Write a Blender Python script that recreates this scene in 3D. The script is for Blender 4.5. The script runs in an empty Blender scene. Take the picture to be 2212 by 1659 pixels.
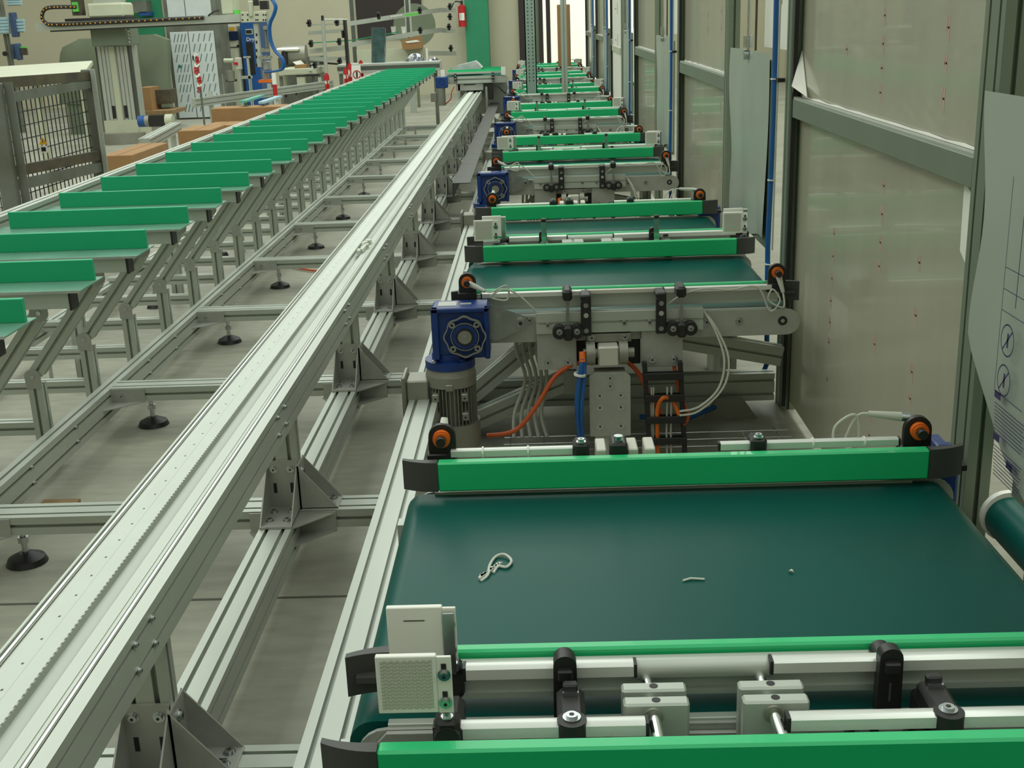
import bpy, math, random
from mathutils import Vector, Matrix
random.seed(7)
SC = bpy.context.scene
COL = SC.collection
# ------------------------------------------------------------------ camera
CW, CH, F = 2212.0, 1659.0, 2546.5
CAM = Vector((0, 0, 1.25))
PITCH, YAW, ROLL = math.radians(17.399), math.radians(1.5417), math.radians(2.106)
cp, sp, cy_, sy_ = math.cos(PITCH), math.sin(PITCH), math.cos(YAW), math.sin(YAW)
fwd = Vector((-sy_*cp, cy_*cp, -sp)); rgt = Vector((cy_, sy_, 0)); dwn = fwd.cross(rgt)
cr, sr = math.cos(ROLL), math.sin(ROLL)
RX = rgt*cr + dwn*sr; DY = rgt*(-sr) + dwn*cr
cam_d = bpy.data.cameras.new('camera'); cam = bpy.data.objects.new('camera', cam_d); COL.objects.link(cam)
cam.matrix_world = Matrix(((RX.x, -DY.x, -fwd.x, CAM.x), (RX.y, -DY.y, -fwd.y, CAM.y), (RX.z, -DY.z, -fwd.z, CAM.z), (0, 0, 0, 1)))
cam_d.sensor_width = 36; cam_d.lens = F/CW*36; cam_d.clip_start = .05; cam_d.clip_end = 200
SC.camera = cam
def at(u, v, Y):
    d = RX*((u-CW/2)/F) + DY*((v-CH/2)/F) + fwd
    return CAM + d*(Y/d.y)
# ------------------------------------------------------------------ light
w = bpy.data.worlds.new('overcast_daylight'); SC.world = w; w.use_nodes = True
w.node_tree.nodes['Background'].inputs[0].default_value = (.93, 1.0, .92, 1)
w.node_tree.nodes['Background'].inputs[1].default_value = .84
def area(name, loc, sx, sy, power, col=(.95, 1, .92), rot=(0, 0, 0)):
    l = bpy.data.lights.new(name, 'AREA'); l.shape = 'RECTANGLE'; l.size = sx; l.size_y = sy; l.energy = power; l.color = col
    o = bpy.data.objects.new(name, l); COL.objects.link(o); o.location = loc; o.rotation_euler = rot
area('skylight_left', (-4.0, 7, 5.2), 1.5, 14, 200)
area('skylight_lane', (-1.0, 9.5, 5.2), 3.5, 9, 110)
area('skylight_far', (-2, 16, 5.2), 6, 3, 160)
area('fill_right', (2.6, 8, 5.2), 1.5, 16, 230)  # fill lamp added overhead to brighten the floor around the fence
area('daylight_outside', (2, 22.5, 4.6), 5, 1, 260, rot=(math.radians(35), 0, 0))
SC.view_settings.view_transform = 'Standard'; SC.view_settings.look = 'None'
SC.view_settings.exposure = 0.0; SC.view_settings.gamma = 1; SC.view_settings.use_curve_mapping = False
# ------------------------------------------------------------------ materials
def lin(c): return tuple((x/12.92 if x <= .04045 else ((x+.055)/1.055)**2.4) for x in c)
def mat(name, rgb, rough=.5, metal=0, spec=.5, var=.06, scale=8, emit=0, alpha=1, coat=0, stretch=None, rvar=.08, rgb2=None, bump=0):
    m = bpy.data.materials.new(name); m.use_nodes = True; nt = m.node_tree; b = nt.nodes['Principled BSDF']
    c = lin([x/255 for x in rgb]); c2 = lin([x/255 for x in rgb2]) if rgb2 else tuple(x*(1-var*3) for x in c)
    tc = nt.nodes.new('ShaderNodeTexCoord'); mp = nt.nodes.new('ShaderNodeMapping')
    nt.links.new(tc.outputs['Object'], mp.inputs['Vector'])
    if stretch: mp.inputs['Scale'].default_value = stretch
    n = nt.nodes.new('ShaderNodeTexNoise'); n.inputs['Scale'].default_value = scale; n.inputs['Detail'].default_value = 4
    nt.links.new(mp.outputs[0], n.inputs['Vector'])
    r = nt.nodes.new('ShaderNodeValToRGB'); r.color_ramp.elements[0].position = .32; r.color_ramp.elements[1].position = .68
    r.color_ramp.elements[0].color = (*c2, 1); r.color_ramp.elements[1].color = (*c, 1)
    nt.links.new(n.outputs['Fac'], r.inputs[0]); nt.links.new(r.outputs[0], b.inputs['Base Color'])
    mr = nt.nodes.new('ShaderNodeMapRange'); mr.inputs['To Min'].default_value = max(0, rough-rvar); mr.inputs['To Max'].default_value = min(1, rough+rvar)
    nt.links.new(n.outputs['Fac'], mr.inputs['Value']); nt.links.new(mr.outputs[0], b.inputs['Roughness'])
    b.inputs['Metallic'].default_value = metal; b.inputs['Specular IOR Level'].default_value = spec
    b.inputs['Coat Weight'].default_value = coat
    if alpha < 1: b.inputs['Alpha'].default_value = alpha
    if emit: b.inputs['Emission Color'].default_value = (*c, 1); b.inputs['Emission Strength'].default_value = emit
    if bump:
        bp = nt.nodes.new('ShaderNodeBump'); bp.inputs['Strength'].default_value = bump; bp.inputs['Distance'].default_value = .01
        nt.links.new(n.outputs['Fac'], bp.inputs['Height']); nt.links.new(bp.outputs[0], b.inputs['Normal'])
    return m
M = {}
M['alu'] = mat('anodised_aluminium', (188, 194, 184), .42, .45, var=.025, scale=6)
M['alu_fence'] = mat('fence_profile_grey', (124, 136, 118), .5, .35, var=.02, scale=5)
M['plate'] = mat('brushed_plate', (176, 178, 170), .4, .35, var=.03, scale=40, stretch=(1, 30, 1))
M['chrome'] = mat('polished_steel', (225, 228, 225), .12, 1, var=0, rvar=.03)
M['zinc'] = mat('zinc_plated', (200, 205, 205), .25, 1, var=.03, scale=60)
M['slot'] = mat('slot_shadow_line', (90, 96, 88), .6, .3)
M['green'] = mat('green_uhmw_plastic', (28, 192, 118), .4, 0, .6, var=.015, scale=5, coat=.35)
M['tgreen'] = mat('green_tray_plastic', (30, 168, 116), .5, 0, .35, var=.015, scale=5)
M['traysheet'] = mat('tray_sheet_green', (112, 160, 140), .3, .2, var=.04, scale=9)
M['belt'] = mat('dark_green_belt', (14, 82, 74), .36, 0, .12, var=.05, scale=3, rvar=.06)
M['black'] = mat('black_plastic', (34, 33, 32), .45)
M['darkgrey'] = mat('charcoal_plastic', (66, 68, 64), .5, var=.02)
M['orange'] = mat('orange_plastic', (228, 110, 30), .4)
M['orangec'] = mat('orange_cable', (205, 88, 36), .5)
M['red'] = mat('red_paint', (190, 36, 40), .4)
M['trackbelt'] = mat('pale_belt', (206, 214, 204), .5, var=.02)
M['silver'] = mat('bright_hex_bar', (224, 227, 220), .3, .3, var=.01)
M['white'] = mat('white_plastic', (238, 238, 228), .45, var=.02)
M['blockwhite'] = mat('machined_block', (205, 203, 190), .5, .2, var=.02)
M['cable'] = mat('pale_cable', (196, 198, 184), .5)
M['blue'] = mat('blue_gearbox_paint', (14, 54, 124), .35, 0, .6, var=.08, scale=30)
M['tube'] = mat('blue_air_hose', (30, 96, 165), .35)
M['motor'] = mat('motor_cast_grey', (150, 150, 138), .45, .5, var=.03, scale=30)
M['card'] = mat('cardboard', (156, 120, 78), .8, var=.04)
M['wood'] = mat('wood_offcut', (150, 122, 84), .8, var=.1, scale=20)
M['cream'] = mat('cream_steel', (190, 194, 170), .5, var=.02)
M['steelpaint'] = mat('worn_grey_steel', (120, 126, 118), .55, .2, var=.1, scale=4, rgb2=(96, 98, 84))
M['rust'] = mat('rusty_steel', (92, 84, 62), .7, var=.1, scale=9, rgb2=(58, 54, 44))
M['wire'] = mat('dark_wire', (50, 54, 50), .6)
M['filmwhite'] = mat('filmed_cabinet', (205, 214, 212), .35, var=.03)
M['printgrey'] = mat('film_print_grey', (96, 122, 120), .6)
M['tealprint'] = mat('film_print_teal', (30, 122, 106), .6)
M['redprint'] = mat('red_print', (186, 158, 146), .6)
M['inkblue'] = mat('dark_blue_ink', (58, 52, 92), .6)
M['sheetfilm'] = mat('grey_protective_film', (168, 176, 164), .3, 0, .5, var=.05, scale=3, stretch=(1, 1, .25), bump=.25)
M['panel'] = mat('clear_sheet_with_film', (184, 182, 166), .2, 0, .6, var=.03, scale=3, stretch=(1, 3, .2), coat=.35, rvar=.04)
def translucent(m, f):
    nt = m.node_tree; b = nt.nodes['Principled BSDF']; o = [n for n in nt.nodes if n.bl_idname == 'ShaderNodeOutputMaterial'][0]
    t = nt.nodes.new('ShaderNodeBsdfTranslucent'); mx = nt.nodes.new('ShaderNodeMixShader'); mx.inputs[0].default_value = f
    t.inputs[0].default_value = (.8, .82, .68, 1)
    nt.links.new(b.outputs[0], mx.inputs[1]); nt.links.new(t.outputs[0], mx.inputs[2]); nt.links.new(mx.outputs[0], o.inputs[0])
translucent(M['panel'], .28)
M['screen'] = mat('dark_screen', (30, 44, 70), .2)
M['blued'] = mat('machine_blue', (28, 84, 150), .45)
M['greenpaint'] = mat('green_painted_pillar', (40, 138, 98), .6, var=.02)
M['canvas'] = mat('grey_green_cover', (112, 122, 100), .7, var=.08, scale=2, bump=.3)
M['tealpost'] = mat('galvanised_post', (150, 172, 160), .5, .3, var=.04)
M['foil'] = mat('crumpled_foil', (215, 218, 225), .22, .9, var=.1, scale=14, bump=1)
M['bag'] = mat('clear_plastic_bag', (200, 206, 205), .2, 0, .6, var=.08, scale=10, bump=.8)
M['rollwrap'] = mat('dark_wrapped_roll', (70, 98, 98), .2, 0, .6, var=.15, scale=12, bump=.6)
M['hazard'] = mat('hazard_yellow', (222, 160, 40), .5)
M['teal'] = mat('teal_strip', (100, 176, 162), .5)
M['paleblue'] = mat('pale_blue_strip', (170, 205, 215), .5)
M['swarf'] = mat('white_swarf', (214, 218, 205), .6)
M['limegreen'] = mat('lime_green', (100, 205, 80), .5)
M['navy'] = mat('blue_grey_machine', (60, 84, 120), .5)
# floor and wall
def concrete():
    m = mat("concrete_floor", (166, 166, 150), .55, 0, .3, var=.0, scale=1.6, rgb2=(146, 146, 132), stretch=(1, 1.6, 1), rvar=.1)
    nt = m.node_tree; b = nt.nodes['Principled BSDF']; base = b.inputs['Base Color'].links[0].from_socket
    tc = [n for n in nt.nodes if n.bl_idname == 'ShaderNodeTexCoord'][0]
    n = nt.nodes.new('ShaderNodeTexNoise'); n.inputs['Scale'].default_value = 26; n.inputs['Detail'].default_value = 8
    mp = nt.nodes.new('ShaderNodeMapping'); mp.inputs['Scale'].default_value = (.35, 1, 1)
    nt.links.new(tc.outputs['Object'], mp.inputs[0]); nt.links.new(mp.outputs[0], n.inputs['Vector'])
    mx = nt.nodes.new('ShaderNodeMix'); mx.data_type = 'RGBA'; mx.blend_type = 'MULTIPLY'; mx.inputs['Factor'].default_value = .45
    nt.links.new(base, mx.inputs['A']); nt.links.new(n.outputs['Fac'], mx.inputs['B'])
    mu = nt.nodes.new('ShaderNodeMix'); mu.data_type = 'RGBA'; mu.blend_type = 'MULTIPLY'; mu.inputs['Factor'].default_value = 1
    mu.inputs['B'].default_value = (1.28, 1.28, 1.28, 1)
    nt.links.new(mx.outputs['Result'], mu.inputs['A']); nt.links.new(mu.outputs['Result'], b.inputs['Base Color'])
    return m
M['floor'] = concrete()
M['wall'] = mat('cream_plaster', (192, 188, 164), .85, 0, .2, var=.012, scale=1.5)
M['joint'] = mat('floor_joint', (92, 92, 80), .8)
M['curtain'] = mat('dark_shutter', (52, 44, 42), .7, var=.06, scale=3)
# ------------------------------------------------------------------ mesh builder
class MB:
    def __init__(s): s.v = []; s.f = []; s.m = []; s.mats = []; s.cur = 0; s.T = None; s.sm = []
    def use(s, k):
        if k not in s.mats: s.mats.append(k)
        s.cur = s.mats.index(k); return s
    def add(s, vs, fs, smooth=False):
        o = len(s.v)
        for p in vs:
            p = Vector(p)
            s.v.append(s.T @ p if s.T else p)
        for f in fs: s.f.append([i+o for i in f]); s.m.append(s.cur); s.sm.append(smooth)
        return s
    def box(s, x0, x1, y0, y1, z0, z1, ch=0):
        if x0 > x1: x0, x1 = x1, x0
        if y0 > y1: y0, y1 = y1, y0
        if z0 > z1: z0, z1 = z1, z0
        if ch:
            c = min(ch, (x1-x0)/2.1, (y1-y0)/2.1, (z1-z0)/2.1)
            vs = []; idx = {}
            for sx in (0, 1):
                for sy in (0, 1):
                    for sz in (0, 1):
                        X = (x0, x1)[sx]; Y = (y0, y1)[sy]; Z = (z0, z1)[sz]
                        dx = c if not sx else -c; dy = c if not sy else -c; dz = c if not sz else -c
                        for a, p in (('x', (X, Y+dy, Z+dz)), ('y', (X+dx, Y, Z+dz)), ('z', (X+dx, Y+dy, Z))):
                            idx[(sx, sy, sz, a)] = len(vs); vs.append(p)
            I = lambda *k: idx[k]; fs = []
            for q in (0, 1):
                fs.append([I(q, 0, 0, 'x'), I(q, 1, 0, 'x'), I(q, 1, 1, 'x'), I(q, 0, 1, 'x')])
                fs.append([I(0, q, 0, 'y'), I(1, q, 0, 'y'), I(1, q, 1, 'y'), I(0, q, 1, 'y')])
                fs.append([I(0, 0, q, 'z'), I(1, 0, q, 'z'), I(1, 1, q, 'z'), I(0, 1, q, 'z')])
                for r in (0, 1):
                    fs.append([I(q, r, 0, 'x'), I(q, r, 1, 'x'), I(q, r, 1, 'y'), I(q, r, 0, 'y')])
                    fs.append([I(q, 0, r, 'x'), I(q, 1, r, 'x'), I(q, 1, r, 'z'), I(q, 0, r, 'z')])
                    fs.append([I(0, q, r, 'y'), I(1, q, r, 'y'), I(1, q, r, 'z'), I(0, q, r, 'z')])
                    for t in (0, 1): fs.append([I(q, r, t, 'x'), I(q, r, t, 'y'), I(q, r, t, 'z')])
            return s.add(vs, fs)
        vs = [(x, y, z) for x in (x0, x1) for y in (y0, y1) for z in (z0, z1)]
        return s.add(vs, [[0, 1, 3, 2], [4, 6, 7, 5], [0, 4, 5, 1], [2, 3, 7, 6], [0, 2, 6, 4], [1, 5, 7, 3]])
    def prism(s, poly, o, ax, ay, n):
        o = Vector(o); ax = Vector(ax); ay = Vector(ay); n = Vector(n); k = len(poly)
        a = [o+ax*p[0]+ay*p[1] for p in poly]; b = [p+n for p in a]
        return s.add(a+b, [list(range(k))[::-1], list(range(k, 2*k))] + [[i, (i+1) % k, k+(i+1) % k, k+i] for i in range(k)])
    def cyl(s, p0, p1, r, n=16, r1=None, cap=True):
        p0 = Vector(p0); p1 = Vector(p1); r1 = r if r1 is None else r1
        d = (p1-p0).normalized(); a = d.orthogonal().normalized(); b = d.cross(a)
        vs = []
        for p, q in ((p0, r), (p1, r1)):
            for i in range(n):
                t = 2*math.pi*i/n; vs.append(p+(a*math.cos(t)+b*math.sin(t))*q)
        s.add(vs, [[i, (i+1) % n, n+(i+1) % n, n+i] for i in range(n)], True)
        if cap: s.add(vs, [list(range(n))[::-1], list(range(n, 2*n))])
        return s
    def ring(s, p0, p1, ro, ri, n=20, wob=0):
        p0 = Vector(p0); p1 = Vector(p1); d = (p1-p0).normalized()
        a = Vector((1, 0, 0)) if abs(d.x) < .9 else Vector((0, 0, 1)); a = (a-d*a.dot(d)).normalized(); b = d.cross(a); vs = []
        for p in (p0, p1):
            for rr, wb in ((ro, wob), (ri, wob*.9)):
                for i in range(n):
                    t = 2*math.pi*i/n; q = rr*(1+wb*math.cos(8*t)); vs.append(p+(a*math.cos(t)+b*math.sin(t))*q)
        fs = []
        for i in range(n):
            j = (i+1) % n
            fs += [[i, j, n+j, n+i], [2*n+i, 3*n+i, 3*n+j, 2*n+j], [i, 2*n+i, 2*n+j, j], [n+i, n+j, 3*n+j, 3*n+i]]
        return s.add(vs, fs)
    def tube(s, path, r, n=8, closed=False):
        P = [Vector(p) for p in path]; k = len(P); vs = []; prev = None
        for i, p in enumerate(P):
            d = (P[min(i+1, k-1)]-P[max(i-1, 0)])
            if d.length < 1e-9: d = Vector((0, 0, 1))
            d.normalize()
            a = d.orthogonal().normalized() if prev is None else (prev-d*prev.dot(d)).normalized()
            prev = a; b = d.cross(a)
            for j in range(n):
                t = 2*math.pi*j/n; vs.append(p+(a*math.cos(t)+b*math.sin(t))*r)
        fs = [[i*n+j, i*n+(j+1) % n, (i+1)*n+(j+1) % n, (i+1)*n+j] for i in range(k-1) for j in range(n)]
        s.add(vs, fs, True); s.add(vs, [list(range(n))[::-1], list(range((k-1)*n, k*n))]); return s
    def prof(s, p0, p1, wx, hy, up=(0, 0, 1), nx=1, ny=1, sw=.0085, sd=.012, r=0):
        """extruded T-slot profile from p0 to p1 (centre line); wx across, hy along up; nx slots on the top/bottom faces, ny on the sides"""
        p0 = Vector(p0); p1 = Vector(p1); d = (p1-p0).normalized(); up = Vector(up); ay = (up-d*up.dot(d)).normalized(); ax = d.cross(ay)
        def side(L, k):   # points along a side of length L, from -L/2 to L/2, with depth
            out = [(-L/2, 0)]
            for i in range(k):
                c = (i+.5)/k*L-L/2
                out += [(c-sw/2, 0), (c-sw/2, sd), (c+sw/2, sd), (c+sw/2, 0)]
            return out
        poly = []
        for t, q in side(wx, nx): poly.append((t, -hy/2+q))
        for t, q in side(hy, ny): poly.append((wx/2-q, t))
        for t, q in side(wx, nx): poly.append((-t, hy/2-q))
        for t, q in side(hy, ny): poly.append((-wx/2+q, -t))
        return s.prism(poly, p0, ax, ay, p1-p0)
    def bolt(s, p, n, r=.006, h=.005):
        n = Vector(n).normalized(); p = Vector(p); c = s.cur
        r *= 1.15; s.use('zinc'); s.cyl(p, p+n*.0015, r*1.5, 14); s.cyl(p, p+n*(h+.0015), r, 12)
        s.use('black'); s.cyl(p+n*(h+.0014), p+n*(h+.0018), r*.45, 6); s.cur = c; return s
    def build(s, name, parent=None, loc=None):
        off = Vector(loc) if loc is not None else (parent_loc(parent) if parent else Vector((0, 0, 0)))
        me = bpy.data.meshes.new(name); me.from_pydata([tuple(p-off) for p in s.v], [], s.f)
        for k in s.mats: me.materials.append(M[k])
        me.polygons.foreach_set('material_index', s.m); me.polygons.foreach_set('use_smooth', s.sm)
        me.update(); me.set_sharp_from_angle(angle=math.radians(40))
        o = bpy.data.objects.new(name, me); COL.objects.link(o)
        if parent: o.parent = parent
        else: o.location = off
        return o
LOC = {}
def parent_loc(o):
    while o.parent: o = o.parent
    return Vector(LOC.get(o.name, o.location))
def mb(k): return MB().use(k)
def tag(o, label, cat, group=None, kind=None):
    o['label'] = label; o['category'] = cat
    if group: o['group'] = group
    if kind: o['kind'] = kind
    return o
def thing(name, loc, label, cat, group=None):
    o = bpy.data.objects.new(name, None); COL.objects.link(o); o.location = loc; o.empty_display_size = .1; LOC[o.name] = tuple(loc)
    return tag(o, label, cat, group)
def struct(o): o['kind'] = 'structure'; return o
def kids(o): return [c for c in bpy.data.objects if c.parent == o]
CH_ = {}
def tree(o):
    """children map captured once"""
    return [(c, tree(c)) for c in kids(o)]
def copy_tree(o, t, loc, label, group=None, skip=()):
    r = o.copy(); COL.objects.link(r); r.location = loc; r['label'] = label
    if group: r['group'] = group
    def rec(lst, par):
        for c, sub in lst:
            if c.name.split('.')[0] in skip: continue
            q = c.copy(); COL.objects.link(q); q.parent = par; rec(sub, q)
    rec(t, r); return r
def smooth_path(pts, n=6):
    P = [Vector(p) for p in pts]; out = []
    for i in range(len(P)-1):
        a = P[max(i-1, 0)]; b = P[i]; c = P[i+1]; d = P[min(i+2, len(P)-1)]
        for k in range(n):
            t = k/n
            out.append(.5*((2*b)+(c-a)*t+(2*a-5*b+4*c-d)*t*t+(3*b-a-3*c+d)*t**3))
    out.append(P[-1]); return out
def stadium(x0, x1, z0, z1, n=10):
    r = (z1-z0)/2; zc = (z0+z1)/2; out = []
    for i in range(n+1):
        t = -math.pi/2+math.pi*i/n; out.append((x1-r+r*math.cos(t), zc+r*math.sin(t)))
    for i in range(n+1):
        t = math.pi/2+math.pi*i/n; out.append((x0+r+r*math.cos(t), zc+r*math.sin(t)))
    return out
XZ = dict(ax=(1, 0, 0), ay=(0, 0, 1))
def prismY(m, poly, y0, y1): return m.prism(poly, (0, y0, 0), (1, 0, 0), (0, 0, 1), (0, y1-y0, 0))
def prismZ(m, poly, z0, z1): return m.prism(poly, (0, 0, z0), (1, 0, 0), (0, 1, 0), (0, 0, z1-z0))
def prismX(m, poly, x0, x1): return m.prism(poly, (x0, 0, 0), (0, 1, 0), (0, 0, 1), (x1-x0, 0, 0))

# ================================================================== setting
struct(mb('floor').box(-11, 5, -5, 22, -.1, 0).build('floor'))
WY = 20.5
def P2(u, v, Y): p = at(u, v, Y); return p.x, p.z
xg0 = at(1008, 60, WY).x; xg1 = at(1057, 60, WY).x; xo = at(1121, 60, WY).x
m = mb('wall'); m.box(-11, xo, WY, WY+.3, 0, 5); m.box(2.2, 5, WY, WY+.3, 0, 5); m.box(xo, 2.2, WY, WY+.3, 3.2, 5); struct(m.build('wall_back'))
m = mb('wall').box(-11.3, -11, -5, WY+.3, 0, 5); struct(m.build('wall_left'))
m = mb('wall').box(4.2, 4.5, -5, WY+.3, 0, 5); struct(m.build('wall_right'))
m = mb('wall').box(-11, 5, -5.3, -5, 0, 5); struct(m.build('wall_front'))
m = mb('greenpaint').box(xg0, xg1, WY-.35, WY, 0, 5); o = struct(m.build('trim_1')); o['label'] = 'green painted pillar on the far wall'
# dark shutter recess in the far wall
a = at(768, 0, WY); b = at(1000, 76, WY)
m = mb('curtain').box(a.x, at(912, 40, WY).x, WY-.05, WY, b.z, 3.5); struct(m.build('door_1'))
# right opening: dark folded shutter leaves and the backdrop standing for daylight
m = mb('curtain')
for u0, u1 in ((1121, 1140), (1164, 1173), (1180, 1189)):
    m.box(at(u0, 60, WY).x, at(u1, 60, WY).x, WY-.1, WY+.05, 0, 3.2)
m.use('canvas').box(at(1155, 60, WY).x, at(1165, 60, WY).x, WY-.06, WY+.02, 0, 3.2)
struct(m.build('door_2'))
m = mb('white').box(at(1130, 60, 27).x-3, 9, 27, 27.1, 0, 5); m.box(-1, 9, 21, 27, -.02, 0); struct(m.build('daylight_backdrop'))  # white wall and ground added outside so the opening reads as bright daylight
jm = mb('joint').box(-3, .9, 2.405, 2.413, 0, .0012); jm.box(-7, -1.5, 6.9, 6.908, 0, .0012); struct(jm.build('trim_3'))

# ================================================================== belt conveyors of the right lane
P = 2.81
XL, XR = -.245, .70
def bolts_row(m, pts, n, r=.006):
    for p in pts: m.bolt(p, n, r)
def belt_part(root, y0, y1, z1=.447):
    m = mb('belt'); prismY(m, stadium(XL, XR, z1-.062, z1), y0, y1); return m.build('belt', root)
def guide(root, y, facing, right=True):
    """green guide strip. facing -1: smooth face towards the camera (far side guide), +1: seen from behind"""
    zt, zb = .515, .461; x0, x1 = -.186, .66
    ya, yb_ = (y-.001, y+.020) if facing < 0 else (y-.004, y+.013)
    g = mb('green').box(x0, x1, ya, yb_, zb, zt, .003); gr = g.build('guide_strip', root)
    ys = yb_ if facing < 0 else ya-.018
    p = mb('alu').box(x0-.005, x1+.005, ys, ys+.018, zb+.008, zt-(.014 if facing > 0 else .034), .002)
    yb = ys+.018 if facing < 0 else ys
    sgn = 1 if facing < 0 else -1
    p.box(x0, x1, yb, yb+sgn*.006, zb+.002, zb+.010)
    if facing > 0: p.box(x0, x1, ys+.004, ys+.014, zt-.014, zt-.009)
    p.build('guide_profile', gr)
    flare = .018*(1 if facing < 0 else -1)
    for sx, xe, nm in ((-1, x0, 0), (1, x1, 1)):
        poly = []
        n = 6; L = .062
        outer = [(xe+sx*L*i/n, (y if facing < 0 else y+.013)+flare*(i/n)**2) for i in range(n+1)]
        th = .018*(1 if facing < 0 else -1)
        inner = [(x, yy+th*(1-.45*(i/n))) for i, (x, yy) in enumerate(outer)][::-1]
        c = mb('darkgrey'); prismZ(c, outer+inner, zb, zt)
        if facing > 0: c.box(xe+sx*.005, xe+sx*.05, y-.02, y, .482, .49)
        c.build('end_cap', gr)
    return gr
def hexbar(m, x0, x1, y, z, h=.018):
    poly = [(-.5, -.35), (-.5, .35), (-.28, .5), (.28, .5), (.5, .35), (.5, -.35), (.28, -.5), (-.28, -.5)]
    m.use('silver'); m.prism([(a*h, b*h) for a, b in poly], (x0, y, z), (0, 1, 0), (0, 0, 1), (x1-x0, 0, 0))
    m.use('black'); e = .004
    m.box(x0-e, x0, y-h*.46, y+h*.46, z-h*.46, z+h*.46); m.box(x1, x1+e, y-h*.46, y+h*.46, z-h*.46, z+h*.46); return m
def sensor(root, x, y, z, facing):
    """black eye housing with orange locknut; facing -1 looks to the camera"""
    f = facing
    m = mb('black'); poly = [(-.024, -.05), (.024, -.05), (.024, 0)] + [(.024*math.cos(t), .024*math.sin(t)) for t in [math.pi*i/10 for i in range(1, 10)]] + [(-.024, 0)]
    m.prism(poly, (x, y, z), (1, 0, 0), (0, 0, 1), (0, .012, 0))
    m.box(x-.028, x+.024, y-.006, y+.03, z-.055, z-.03, .002)
    m.cyl((x, y-.03, z), (x, y+.045, z), .0085, 14)
    b = m.build('sensor', root)
    r = mb('orange'); yy = y if f < 0 else y+.012
    r.ring((x, yy+f*.002, z), (x, yy+f*.012, z), .0155, .0095, 20); r.ring((x, yy+f*.012, z), (x, yy+f*.016, z), .0125, .0085, 20)
    r.use('black').cyl((x, yy, z), (x, yy+f*.011, z), .0095, 14); r.build('locknut', b)
    c = mb('cable')
    return b
def plug(root, b, x, y, z, pts, tilt=(0, -.02, -.03)):
    t = Vector(tilt)
    m = mb('zinc').cyl((x, y, z), Vector((x, y, z))+t*.25, .008, 12)
    m.use('cable').cyl(Vector((x, y, z))+t*.2, Vector((x, y, z))+t, .0085, 12, .005); m.build('cable_plug', b)
    mb('cable').tube(smooth_path([Vector((x, y, z))+t]+pts, 8), .0026, 6).build('sensor_cable', b)
def reflector(root, x0, y, z0, f, right=False):
    """prismatic reflector; f=-1 faces the camera"""
    W_, H_ = .082, .07
    m = mb('white')
    m.box(x0, x0+W_-.016, y, y+.008, z0, z0+H_, .001)
    tx = x0+W_-.016
    m.box(tx, x0+W_, y+.001, y+.005, z0-.001, z0+H_-.002, .0005)
    b = m.build('reflector', root)
    yy = y if f < 0 else y+.008
    d = mb('slot') if False else mb('blockwhite')
    n = 16
    for i in range(n):
        for j in range(14):
            cx = x0+.005+(W_-.026)*(i+.5)/n; cz = z0+.005+(H_-.01)*(j+.5)/14+(.0012 if i % 2 else 0)
            r = .0019
            vs = [(cx-r, yy+f*.0002, cz-r), (cx+r, yy+f*.0002, cz-r), (cx+r, yy+f*.0002, cz+r), (cx-r, yy+f*.0002, cz+r), (cx, yy+f*.0012, cz)]
            d.add(vs, [[0, 1, 4], [1, 2, 4], [2, 3, 4], [3, 0, 4]])
    d.build('prism_face', b)
    s = mb('black')
    for zz in (z0+.012, z0+H_-.024):
        s.box(tx+.005, tx+.0105, y-.0002, y+.0008, zz, zz+.014)
        s.bolt((tx+.008, y, zz+.001), (0, -1, 0), .0042, .004)
    if f > 0:
        s.use('slot').box(x0+.02, x0+.045, y-.0004, y, z0+.052, z0+.0535); s.use('zinc').box(tx+.001, x0+W_-.002, y-.006, y-.001, z0-.03, z0+H_-.006)
    s.build('mounting_slot', b)
    k = mb('black'); k.box(x0+W_-.022, x0+W_+.006, y-.004, y+.022, z0-.055, z0-.008, .006)
    k.cyl((x0+W_-.008, y-.006, z0-.03), (x0+W_-.008, y+.024, z0-.03), .014, 14); k.bolt((x0+W_-.008, y+.004, z0-.008), (0, 0, 1), .004)
    k.build('reflector_clamp', b); return b
def cross_clamp(m, x, y, z, f=-1):
    """black swivel clamp holding the guide rod"""
    m.use('black'); m.box(x-.014, x+.014, y-.016, y+.016, z-.02, z+.012, .005)
    m.cyl((x, y-.016, z+.01), (x, y+.016, z+.01), .0145, 16)
    m.box(x-.016, x+.016, y-.022*(-f) if f > 0 else y-.022, y+.01, z-.045, z-.016, .006)
    m.bolt((x, y-.006, z+.0235), (0, 0, 1), .0035)
    return m
def side_plate(root, y, f, slots=True):
    """conveyor side plate; y is its outer face, f -1 faces the camera"""
    z0, z1 = .375, .452; m = mb('plate')
    poly = stadium(XL+.012, XR+.018, z0, z1-.004)
    prismY(m, poly, y, y-f*.006)
    m.use('alu').box(XL+.05, XR-.06, y-f*.006, y-f*.018, z1-.012, z1, .001)
    for x in (XL+.05, XR-.03): m.use('black').cyl((x, y+f*.0015, .415), (x, y, .415), .013, 20); m.use('zinc').cyl((x, y+f*.002, .415), (x, y, .415), .006, 6)
    for x in (.46, .55): m.bolt((x, y, .418), (0, f, 0), .0065)
    return m.build('side_plate', root)

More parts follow.
